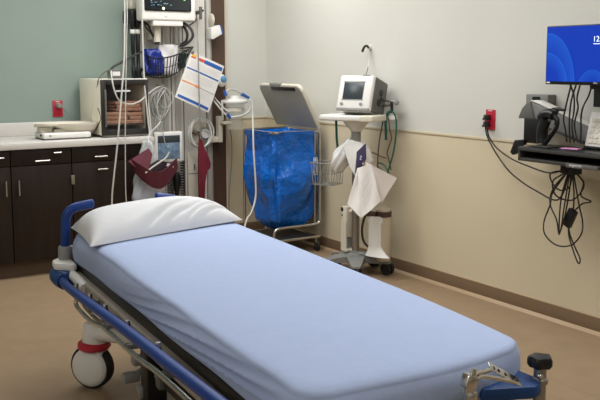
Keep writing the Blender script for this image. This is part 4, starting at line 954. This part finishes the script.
b = MB(); b.tube([(3.375, 2.969, 1.095), (3.375, 2.984, 1.072), (3.375, 3.002, 1.051)], .004, 8); emit(b, 'highlight_trim', 'steel', t)

# pink note, keyboard standing up
b = MB(); q = V((3.44, 2.927, 1.01)); b.box((3.45, q.y, z1+.002), (.06,.085,.004), .2, .001)
solo(b, 'sticky_note', 'pink', 'pink sticky note lying on the black tray', 'note')
t = thing('white_keyboard', 'pale grey keyboard propped upright at the back of the black tray', 'keyboard', (3.48,2.8,z1))
kq = [V(q) for q in [(3.48, 2.864, 1.16), (3.48, 2.88, 1.03)]]
kh = kq[0].z-z1; ky = kq[1].y
rotk = Matrix.Translation((3.50, ky-.20, z1+.004)) @ Matrix.Rotation(math.radians(14), 4, 'Y')
b = MB(); b.bx(-.012, .010, -.2, .2, .008, kh+.002, .004); b.bm.transform(rotk); kb = emit(b, 'body', 'whiteplas', t)
b = MB(); b.bx(-.016, .012, -.2, .2, 0, .012, .002); b.bm.transform(rotk); emit(b, 'edge', 'black', t)
b = MB()
for r_ in range(5):
    for k in range(13):
        b.bx(-.016, -.011, .182-.029*k-.024, .182-.029*k, .025+.026*r_, .046+.026*r_, .0015, 1)
b.bm.transform(rotk); emit(b, 'keys', 'offwhite', t)

# cables between monitor and tray
t = thing('monitor_cables', 'group of black cables hanging from the monitor down behind the arm', 'cable', (3.48,2.95,z1))
for pth in (
    [(3.43, 2.924, 1.295), (3.45, 2.957, 1.235), (3.46, 2.982, 1.169), (3.47, 2.998, 1.118), (3.47, 2.984, 1.068), (3.47, 2.972, 1.008)],
    [(3.43, 2.893, 1.296), (3.44, 2.927, 1.221), (3.45, 2.944, 1.146), (3.46, 2.95, 1.071), (3.46, 2.944, 1.006)],
    [(3.42, 2.922, 1.3), (3.44, 2.912, 1.242), (3.45, 2.917, 1.172), (3.45, 2.927, 1.097), (3.46, 2.919, 1.008)],
    [(3.43, 2.869, 1.296), (3.44, 2.893, 1.232), (3.44, 2.885, 1.184), (3.46, 2.92, 1.097), (3.46, 2.894, 1.01)],
    [(3.43, 2.798, 1.295), (3.44, 2.824, 1.244), (3.45, 2.863, 1.189), (3.46, 2.881, 1.134), (3.47, 2.887, 1.074), (3.47, 2.887, 1.005)]):
    b = MB(); b.tube(pth, .0042, 8, 6); emit(b, 'cable', 'cable', t)

# bundle under the tray
t = thing('cable_bundle', 'tangle of black cables with a power brick, hanging under the wall tray', 'cable bundle', (3.5,2.95,.5))
for pth in (
    [(3.442, 2.936, 0.882), (3.442, 2.935, 0.867), (3.462, 3.044, 0.746), (3.432, 3.035, 0.682), (3.452, 3.089, 0.586), (3.422, 3.053, 0.527), (3.442, 2.993, 0.48), (3.462, 2.918, 0.491), (3.432, 2.833, 0.562), (3.452, 2.843, 0.624), (3.422, 2.843, 0.709), (3.442, 2.897, 0.846), (3.442, 2.905, 0.885)],
    [(3.454, 2.959, 0.879), (3.434, 2.941, 0.857), (3.454, 3.038, 0.763), (3.474, 3.072, 0.681), (3.444, 3, 0.609), (3.464, 3.001, 0.539), (3.434, 2.966, 0.553), (3.454, 2.955, 0.64), (3.474, 2.949, 0.772), (3.454, 2.927, 0.882)],
    [(3.466, 2.941, 0.59), (3.476, 2.941, 0.522), (3.446, 2.86, 0.417), (3.466, 2.862, 0.43), (3.486, 2.916, 0.484), (3.456, 2.923, 0.548), (3.466, 2.938, 0.585)],
    [(3.478, 2.916, 0.881), (3.468, 2.901, 0.854), (3.488, 2.875, 0.812), (3.458, 2.863, 0.751), (3.478, 2.818, 0.725), (3.498, 2.885, 0.704), (3.468, 2.893, 0.681), (3.478, 2.923, 0.663)],
    [(3.442, 2.942, 0.881), (3.462, 2.965, 0.862), (3.432, 3.003, 0.858), (3.452, 3.059, 0.835), (3.422, 3.011, 0.794), (3.442, 2.976, 0.764), (3.462, 2.937, 0.79), (3.442, 2.911, 0.879)],
    [(3.454, 2.94, 0.881), (3.454, 2.945, 0.855), (3.474, 3.001, 0.714), (3.444, 2.982, 0.555), (3.464, 2.987, 0.562), (3.434, 2.946, 0.679), (3.454, 2.948, 0.768), (3.454, 2.933, 0.876)],
    [(3.466, 2.925, 0.881), (3.446, 2.91, 0.854), (3.466, 2.914, 0.762), (3.466, 2.913, 0.675)],
    [(3.478, 2.986, 0.875), (3.488, 2.996, 0.847), (3.458, 3.043, 0.803), (3.478, 3.038, 0.727), (3.498, 2.948, 0.714), (3.468, 2.855, 0.799), (3.488, 2.914, 0.851), (3.478, 2.923, 0.881)]):
    b = MB(); b.tube(pth, .0039, 8, 8); emit(b, 'cable', 'cable', t)
b = MB(); e = [(3.47, 2.916, 0.67), (3.47, 2.957, 0.582)]; e0, e1 = V(e[0]), V(e[1]); dv = (e1-e0); ang = math.atan2(dv.y, -dv.z)
b.box((e0+e1)/2, (.030,.048,dv.length), Matrix.Rotation(ang, 4, 'X'), .006); emit(b, 'power_brick', 'black', t)
b = MB(); q = V((3.47, 2.94, 0.87)); b.bx(3.44, 3.50, q.y-.045, q.y+.045, q.z-.02, z0, .004); emit(b, 'cable_clamp', 'black', t)

# ------------------------------------------------------------------ the stretcher
BO, BR = (1.48, 2.66, 0), math.radians(-4.6)
t = thing('hospital_stretcher', 'wheeled hospital stretcher with blue side rail, blue push handles and white caster', 'stretcher', BO, BR)
def E(b, name, m, par=t, **k): return emit(b, name, m, par, local=True, **k)
def rrect(hx, y0, y1, r, n=200):
    pts = []
    segs = [((hx-r, y1-r), 0), ((-hx+r, y1-r), 90), ((-hx+r, y0+r), 180), ((hx-r, y0+r), 270)]
    poly = []
    for (cx, cy), a in segs:
        for k in range(9):
            q = math.radians(a+k*11.25); poly.append((cx+r*math.cos(q), cy+r*math.sin(q)))
    d = [0]
    for i in range(len(poly)):
        a, c = poly[i], poly[(i+1) % len(poly)]; d.append(d[-1]+math.hypot(a[0]-c[0], a[1]-c[1]))
    j = 0
    for k in range(n):
        s_ = d[-1]*k/n
        while d[j+1] < s_: j += 1
        f = (s_-d[j])/max(1e-9, d[j+1]-d[j]); a, c = poly[j], poly[(j+1) % len(poly)]
        pts.append((a[0]+(c[0]-a[0])*f, a[1]+(c[1]-a[1])*f))
    return pts
# frame
b = MB(); b.bx(-.374, .33, -.98, 1.12, .490, .533, .006); E(b, 'litter_deck', 'black')
b = MB()
b.bx(-.402, -.355, -1.0, 1.16, .430, .492, .010, 3); b.bx(.30, .345, -1.0, 1.16, .430, .483, .010, 3)
b.bx(-.38, .33, -1.0, -.96, .432, .482, .01); b.bx(-.38, .33, 1.08, 1.12, .432, .482, .01); E(b, 'litter_frame', 'litter')
b = MB(); b.tube([(-.405,1.15,.482),(-.405,.90,.482),(-.402,.80,.470)], .022, 16); E(b, 'frame_tube', 'whiteplas')
b = MB(); b.bx(-.20, .20, -.80, .80, .225, .29, .03, 3); bh = E(b, 'base_hood', 'midgrey')
for y in (-.55, .55):
    b = MB(); b.cyl((0,y,.28), (0,y,.46), .075, seg=24); b.cyl((0,y,.36), (0,y,.455), .055, seg=24); b.bx(-.33, .33, y-.04, y+.04, .445, .465, .005); E(b, 'lift_column', 'darkgrey')
for sx in (-1, 1):
    for sy in (1, -1):
        cx, cy = sx*.343, sy*.885
        b = MB(); b.tube([(cx,cy,.235),(cx-sx*.01,cy-sy*.05,.262),(cx-sx*.10,cy-sy*.17,.268),(cx-sx*.2,cy-sy*.32,.262)], .034, 16, 6, r2=.045); b.lathe([(.0,.298),(.042,.296),(.052,.284),(.058,.215),(.054,.205),(.0,.205)], (cx,cy,0)); E(b, 'caster_arm', 'whiteplas')
        ca = math.radians(219+4.6) if (sx, sy) == (-1, 1) else math.radians(200)
        ax = V((math.cos(ca), math.sin(ca), 0)); tr_ = V((-ax.y, ax.x, 0)); off = tr_*(-.02)
        c = V((cx,cy,.0985))+off
        b = MB(); b.lathe([(.055,-.026),(.090,-.026),(.0965,-.019),(.098,0),(.0965,.019),(.090,.026),(.055,.026)], c, ax, 40); w_ = E(b, 'caster_wheel', 'rubber')
        b = MB()
        for s2 in (1, -1): b.lathe([(.0,.050*s2),(.035,.048*s2),(.064,.043*s2),(.079,.036*s2),(.085,.027*s2),(.084,.018*s2),(.05,.016*s2),(.0,.016*s2)], c, ax, 36)
        E(b, 'wheel_cover', 'whiteplas', w_)
        b = MB(); b.lathe([(.0,.214),(.058,.214),(.070,.205),(.072,.188),(.064,.178),(.0,.174)], (cx+off.x*.4,cy+off.y*.4,0), seg=30); E(b, 'caster_ring', 'rimred', w_)
        b = MB(); b.bx(-.036, .036, -.056, .056, -.035, .03, .016, 3); b.bm.transform(Matrix.Translation(V((cx,cy,.165))+off*.5) @ Matrix.Rotation(ca, 4, 'Z')); E(b, 'caster_fork', 'whiteplas', w_)
# brake pedals and under-frame pieces along the left side
for c_, s_, m_ in (((-0.291, 0.546, 0.15), (.07,.05,.04),'greyplas'), ((-0.268, 0.505, 0.23), (.06,.05,.04),'greyplas'), ((-0.269, 0.434, 0.13), (.06,.05,.05),'greyplas'), ((-0.254, 0.253, 0.22), (.05,.05,.05),'midgrey')):
    c_ = V(c_)
    b = MB(); b.box(c_, s_, None, .012); b.tube([c_, c_+V((.06,.02,.02)), (-.12,c_.y+.03,.25)], .013, 10); E(b, 'foot_pedal', m_)
c_ = V((-0.254, 0.411, 0.2)); b = MB(); b.bx(c_.x-.03, c_.x+.05, c_.y-.06, c_.y+.03, .06, .30, .008); b.bx(c_.x-.01, -.1, c_.y-.04, c_.y+.01, .24, .28, .005); E(b, 'pedal_column', 'black')
b = MB(); b.bx(-.26, -.19, -.2, .28, .20, .255, .01); b.bx(-.24, -.20, -.10, -.02, .25, .455, .006); b.bx(-.24, -.20, .22, .28, .25, .455, .006); E(b, 'under_brace', 'black')
# side rails
for sx in (-1, 1):
    lo = 0 if sx < 0 else -.09
    b = MB(); b.tube([(sx*.445,1.06,.462),(sx*.452,.98,.466),(sx*.462,.86,.472),(sx*.467,.55,.490),(sx*.470,.0,.525+lo),(sx*.473,-.55,.552+lo),(sx*.474,-.70,.560+lo*1.3)]+([(sx*.474,-.98,.572)] if sx < 0 else []), .0185, 18, 8)
    sr = E(b, 'side_rail', 'blueplas')
    b = MB(); b.tube([(sx*.455,.70,.455),(sx*.458,.735,.440),(sx*.458,.72,.422),(sx*.456,.66,.414),(sx*.456,.50,.416),(sx*.456,.40,.430),(sx*.456,.30,.442),(sx*.456,.0,.450),(sx*.456,-.15,.458),(sx*.456,-.30,.470),(sx*.458,-.50,.478),(sx*.458,-.66,.480),(sx*.458,-.70,.49)], .009, 12, 6)
    E(b, 'chrome_rail', 'chrome', sr)
    b = MB(); b.tube([(sx*.440,.68,.46),(sx*.440,.66,.432),(sx*.440,.45,.432),(sx*.440,.36,.46),(sx*.44,.33,.49)], .007, 10, 6); E(b, 'inner_rail', 'steel', sr)
    for y_ in ((.74, .52, .30, .02, -.3) if sx < 0 else ()):
        zr = .477+.066*(.8-y_)/1.3
        b = MB(); b.cyl((sx*.452,y_,zr+.004), (sx*.452,y_,zr+.030), .011, .008, 12); E(b, 'rail_bolt', 'chrome', sr)
    for y_ in (.52, .28, .02, -.3, -.62):
        b = MB(); b.bx(min(sx*.34,sx*.462), max(sx*.34,sx*.462), y_-.016, y_+.016, .448, .466, .004); b.box((sx*.425,y_,.478), (.02,.03,.035), None, .005)
        E(b, 'rail_bracket', 'midgrey', sr)
# head bumper and push handles
b = MB()
b.tube([(-.440,1.0,.460),(-.448,1.04,.462),(-.450,1.09,.465),(-.440,1.135,.467),(-.40,1.165,.468),(-.3,1.172,.468),(0,1.173,.468),(.3,1.172,.468),(.40,1.165,.468),(.440,1.135,.467),(.450,1.09,.465),(.448,1.04,.462),(.440,1.0,.460)], .037, 14, 5); E(b, 'head_bumper', 'bluepad')
for sx in (-1, 1):
    b = MB(); b.prism([(sx*.470,1.04,.425),(sx*.468,1.12,.425),(sx*.44,1.17,.425),(sx*.34,1.185,.425),(sx*.34,1.13,.425),(sx*.42,.985,.425),(sx*.445,.975,.425)], (0,0,.078), .014); E(b, 'corner_bumper', 'bluepad')
    b = MB(); b.prism([(sx*.474,1.06,.500),(sx*.468,1.13,.500),(sx*.43,1.175,.500),(sx*.385,1.17,.500),(sx*.385,1.0,.500),(sx*.41,1.0,.500)], (0,0,.034), .012); E(b, 'corner_cap', 'whiteplas')
    b = MB(); b.lathe([(.0,.53),(.030,.53),(.031,.54),(.030,.585),(.025,.593),(.0,.593)], (sx*.409,1.125,0)); b.bx(min(sx*.34,sx*.42), max(sx*.34,sx*.42), 1.12, 1.15, .572, .588, .004); E(b, 'handle_clamp', 'greyplas')
    if sx < 0: pth = [(-.408,1.125,.585),(-.405,1.12,.65),(-.403,1.12,.705),(-.392,1.115,.743),(-.362,1.11,.765),(-.32,1.105,.773),(-.288,1.10,.778)]
    else: pth = [(.418,1.14,.59),(.416,1.17,.62),(.40,1.19,.66),(.36,1.20,.68),(.25,1.20,.70),(.20,1.20,.730),(.11,1.20,.760),(.05,1.20,.771)]
    b = MB(); b.tube(pth, .021, 16, 6); e = pth[-1]; b.ell(e, (.010,.021,.021)); E(b, 'push_handle', 'blueplas')
# foot end
FOOTPARTS = True
b = MB()
pad = [V((a[0], a[1], .540)) for a in [(0.194, -1.017, 0.578), (0.323, -0.998, 0.578), (0.33, -1.085, 0.578), (0.31, -1.129, 0.578), (0.277, -1.143, 0.578), (0.134, -1.094, 0.578)]]
b.prism(pad, (0,0,.038), .012); E(b, 'foot_bumper', 'bluepad')
b = MB(); b.tube([(-.36,-.98,.47),(-.36,-1.10,.475),(-.30,-1.15,.478),(0,-1.16,.478),(.22,-1.15,.478),(.30,-1.10,.475),(.31,-1.0,.47)], .016, 14, 6); E(b, 'foot_frame', 'steel')
b = MB(); q = V((0.329, -1.1, 0.593)); b.cyl((q.x,-1.10,.46), (q.x,-1.10,q.z+.014), .0165, seg=20); b.lathe([(.0,0),(.021,0),(.022,.012),(.014,.02)], (q.x,-1.10,q.z-.03)); po = E(b, 'knob_post', 'steel')
kz = q.z+.012
b = MB(); n_ = 60; vs = []; fs = []
rings = [(.012,-.002),(.026,.002),(.031,.010),(.031,.024),(.027,.031),(.012,.033)]
for r_, z_ in rings:
    for k in range(n_):
        a = 2*PI*k/n_; rr = r_*(1+.10*math.cos(5*a)); vs.append((q.x+rr*math.cos(a), -1.10+rr*math.sin(a), kz+z_))
for i in range(len(rings)-1):
    for k in range(n_): fs.append((i*n_+k, i*n_+(k+1) % n_, (i+1)*n_+(k+1) % n_, (i+1)*n_+k))
fs.append(tuple(range(n_))); fs.append(tuple((len(rings)-1)*n_+k for k in range(n_)))
b.add(vs, fs); E(b, 'clamp_knob', 'black', po)
b = MB(); b.ell((q.x-.014,-1.115,kz-.016), (.009,.009,.008)); E(b, 'post_pin', 'chrome', po)
# slotted chrome bracket with a bent rod
zt = .586
b = MB(); A_, B_ = V((0.131, -1.14, 0.651)), V((0.222, -1.135, 0.597)); dv = (B_-A_); L_ = dv.length; dv.normalize()
cr_ = (V((0,0,1))*.75+V((dv.y,-dv.x,0))*-.66).normalized(); nn_ = dv.cross(cr_)
mt_ = Matrix((dv, cr_, nn_)).transposed().to_4x4()
b = MB(); b.box((A_+B_)/2, (L_+.016,.024,.004), mt_, .0015); br_ = E(b, 'slotted_bracket', 'chrome')
b = MB()
for k in range(5):
    c = A_.lerp(B_, [.06,.24,.5,.76,.94][k])
    b.cyl(c+nn_*.0028, c-nn_*.0028, .0048, seg=14)
E(b, 'bracket_hole', 'black', br_)
b = MB(); b.tube([B_+V((0,0,-.004)), *[V(w) for w in [(0.15, -1.15, 0.621), (0.086, -1.165, 0.644), (0.057, -1.175, 0.646), (0.041, -1.18, 0.638)]]], .0055, 10); b.tube([A_+V((0,0,-.004)), *[V(w) for w in [(0.099, -1.15, 0.649), (0.057, -1.17, 0.658), (0.04, -1.18, 0.653)]]], .0065, 10); E(b, 'bent_rod', 'chrome', br_)
b = MB(); c = V((0.024, -1.185, 0.65)); b.box(c, (.034,.03,.036), Matrix.Rotation(.3, 4, 'Y'), .007); b.cyl(c+V((0.004,0,-.12)), c, .012, seg=14); b.cyl(c+V((.010,0,.012)), c+V((.014,0,.028)), .008, seg=12); b.box(c+V((.004,0,-.04)), (.028,.028,.03), None, .006); E(b, 'bracket_clamp', 'chrome', br_)

# mattress in its fitted sheet
MX, MY0, MY1 = .383, -1.105, 1.15
def mtz(x, y): return 0
b = MB(); prof = [(.34,.5345),(.05,.5335),(.012,.536)]+[(.004-.007*math.sin(PI*k/22)+.006*max(0,(k-15)/7)**2, .539+.0045*k) for k in range(23)]+[(.010,.643),(.020,.651),(.036,.656),(.065,.659),(.12,.661),(.20,.662),(.28,.6625),(.34,.663),(.372,.663)]
n_ = 420; vs = []; fs = []
def footpull(x, y):
    f = max(0, min(1, (-.40-y)/.70)); g = max(0, min(1, (x+.10)/.45))
    return (-.034*f**1.6*g*g, .065*g*g*max(0, min(1, (-.75-y)/.36))**1.5)
for ins, z in prof:
    ring = rrect(MX-ins, MY0+ins, MY1-ins, max(.008, .085-ins*.8), n_)
    for (x, y) in ring:
        dz = 0; dx = 0; dy = 0
        side = max(0, 1-abs(ins)/.03) if z < .655 else 0
        if side and z < .65:
            h = (z-.535)/.12
            if x < -MX+.03:            # drag folds low on the long left side
                env = max(0, min(1, (.35-y)/.45))*max(0, min(1, (y+1.04)/.15))*max(0, 1-h**2.2)
                q = (z+.11*(y+.3)+.008*math.sin(5*y))*2*PI
                env *= min(1, max(0, h-.02)/.16)
                dx += -env*(.008*(1-abs(math.sin(q/.062))**.55)*1.6 + .003*math.sin(q/.041+2*y) - .003)
                dx += -.003*math.sin(y*9+z*30)
                dz += -.010*(1-h)*math.exp(-((y-1.0)/.25)**2)
            if y < MY0+.05:
                dy += -.004*math.sin(x*14+z*40)*(1-h)
        if z > .655: dz += .0025*math.sin(3*y+2*x)+.0015*math.sin(7*x-2*y)-.004*max(0, (abs(y)-1.0))*10*0
        px_, py_ = footpull(x, y); vs.append((x+dx+px_, y+dy+py_, z+dz))
for i in range(len(prof)-1):
    for k in range(n_): fs.append((i*n_+k, i*n_+(k+1) % n_, (i+1)*n_+(k+1) % n_, (i+1)*n_+k))
fs.append(tuple(range(n_))); fs.append(tuple((len(prof)-1)*n_+k for k in range(n_)))
b.add(vs, fs)
wm_ = W[t]
b.bm.transform(wm_); solo(b, 'mattress', 'sheet', 'mattress in a pale blue fitted sheet on the stretcher', 'mattress', angle=75)
# pillow
FL, FR, BRc, BL = V((-.402,.690,0)), V((.392,.962,0)), V((.37,1.24,0)), V((-.375,1.15,0))
def pil(sgn):
    def fn(u, v):
        q = FL.lerp(FR, u).lerp(BL.lerp(BRc, u), v)
        eu, ev = abs(2*u-1), abs(2*v-1)
        # edges pull in between the corners
        cen = (FL+FR+BRc+BL)/4
        q = q.lerp(cen, .035*(1-eu**2)*ev**3+.03*(1-ev**2)*eu**3)
        pe = 9 if u < .5 else 2.6
        h = (max(0, 1-eu**pe)**.62)*(max(0, 1-ev**2.4)**.60)*(1 if u > .5 else 1-.16*eu**1.6)
        if sgn > 0:
            z = .668+.124*h
            w = math.sin(22*(u*.9-v*.55)+1.0)*math.exp(-((v-.22)/.16)**2-((u-.62)/.30)**2)
            w2 = math.sin(15*(u*.6+v*.9))*(.35+.65*ev)*.35
            z += h**.5*(.012*w+.004*w2)
            for (t0, s0, am) in ((.36,.030,.020),(.50,.024,.016),(.62,.03,.018),(.74,.022,.012)):
                dd = (u-t0)-(v-.05)*.9; z -= am*math.exp(-(dd/s0)**2)*math.exp(-((v-.20)/.20)**2)*h**.4
            z += .009*math.sin(31*(u-v*.6))*math.exp(-((v-.15)/.12)**2-((u-.45)/.2)**2)*h**.5
        else:
            z = .670-.0035*h
            if q.x < -.38: z -= 0
        return (q.x, q.y, z)
    return fn
b = MB(); N1, N2 = 130, 80
b.grid(pil(1), N1, N2); b.grid(pil(-1), N1, N2); bmesh.ops.remove_doubles(b.bm, verts=b.bm.verts[:], dist=.0006)
b.bm.transform(wm_); solo(b, 'pillow', 'pillow', 'white pillow lying across the head of the stretcher', 'pillow', angle=80)

# ------------------------------------------------------------------ light and camera
def area(loc, sx, sy, w, col=(1,.992,.978)):
    l = bpy.data.lights.new('ceiling_or_fill_light', 'AREA'); l.shape = 'RECTANGLE'; l.size = sx; l.size_y = sy; l.energy = w; l.color = col
    o = bpy.data.objects.new('ceiling_or_fill_light', l); COL.objects.link(o); o.location = loc; return o
area((2.3,4.1,2.58), .6, 1.8, 28)
area((2.4,1.7,2.58), .6, 1.8, 24)
area((2.75,5.35,2.58), 1.2, .6, 17)
area((1.2,5.1,2.58), 1.2, .6, 15)
area((1.3,2.9,2.58), .6, 1.8, 3)
area((1.4,.2,2.58), .6, 1.2, 9)
area((-1.7,1.6,2.58), .6, 1.8, 30)  # added fill lamp to lift the bed's left side, no real fixture
wd = bpy.data.worlds.new('room_world'); S.world = wd; wd.use_nodes = True
wd.node_tree.nodes['Background'].inputs[0].default_value = (.9,.95,1,1); wd.node_tree.nodes['Background'].inputs[1].default_value = .2
cd = bpy.data.cameras.new('camera'); cam = bpy.data.objects.new('camera', cd); COL.objects.link(cam)
cd.sensor_fit = 'HORIZONTAL'; cd.sensor_width = 36; cd.lens = 871.07/600*36; cd.shift_y = -35.02/600; cd.clip_start = .05
yaw, pitch, roll = .5641, .1151, -.0023
f = V((math.sin(yaw)*math.cos(pitch), math.cos(yaw)*math.cos(pitch), -math.sin(pitch)))
r0 = V((math.cos(yaw), -math.sin(yaw), 0)); u0 = r0.cross(f)
rr_ = r0*math.cos(roll)+u0*math.sin(roll); uu_ = -r0*math.sin(roll)+u0*math.cos(roll)
cam.matrix_world = Matrix(((rr_.x,uu_.x,-f.x,0),(rr_.y,uu_.y,-f.y,0),(rr_.z,uu_.z,-f.z,1.4),(0,0,0,1)))
S.camera = cam
S.view_settings.view_transform = 'Standard'; S.view_settings.look = 'None'; S.view_settings.gamma = 1; S.view_settings.use_curve_mapping = False
S.view_settings.exposure = 0.26
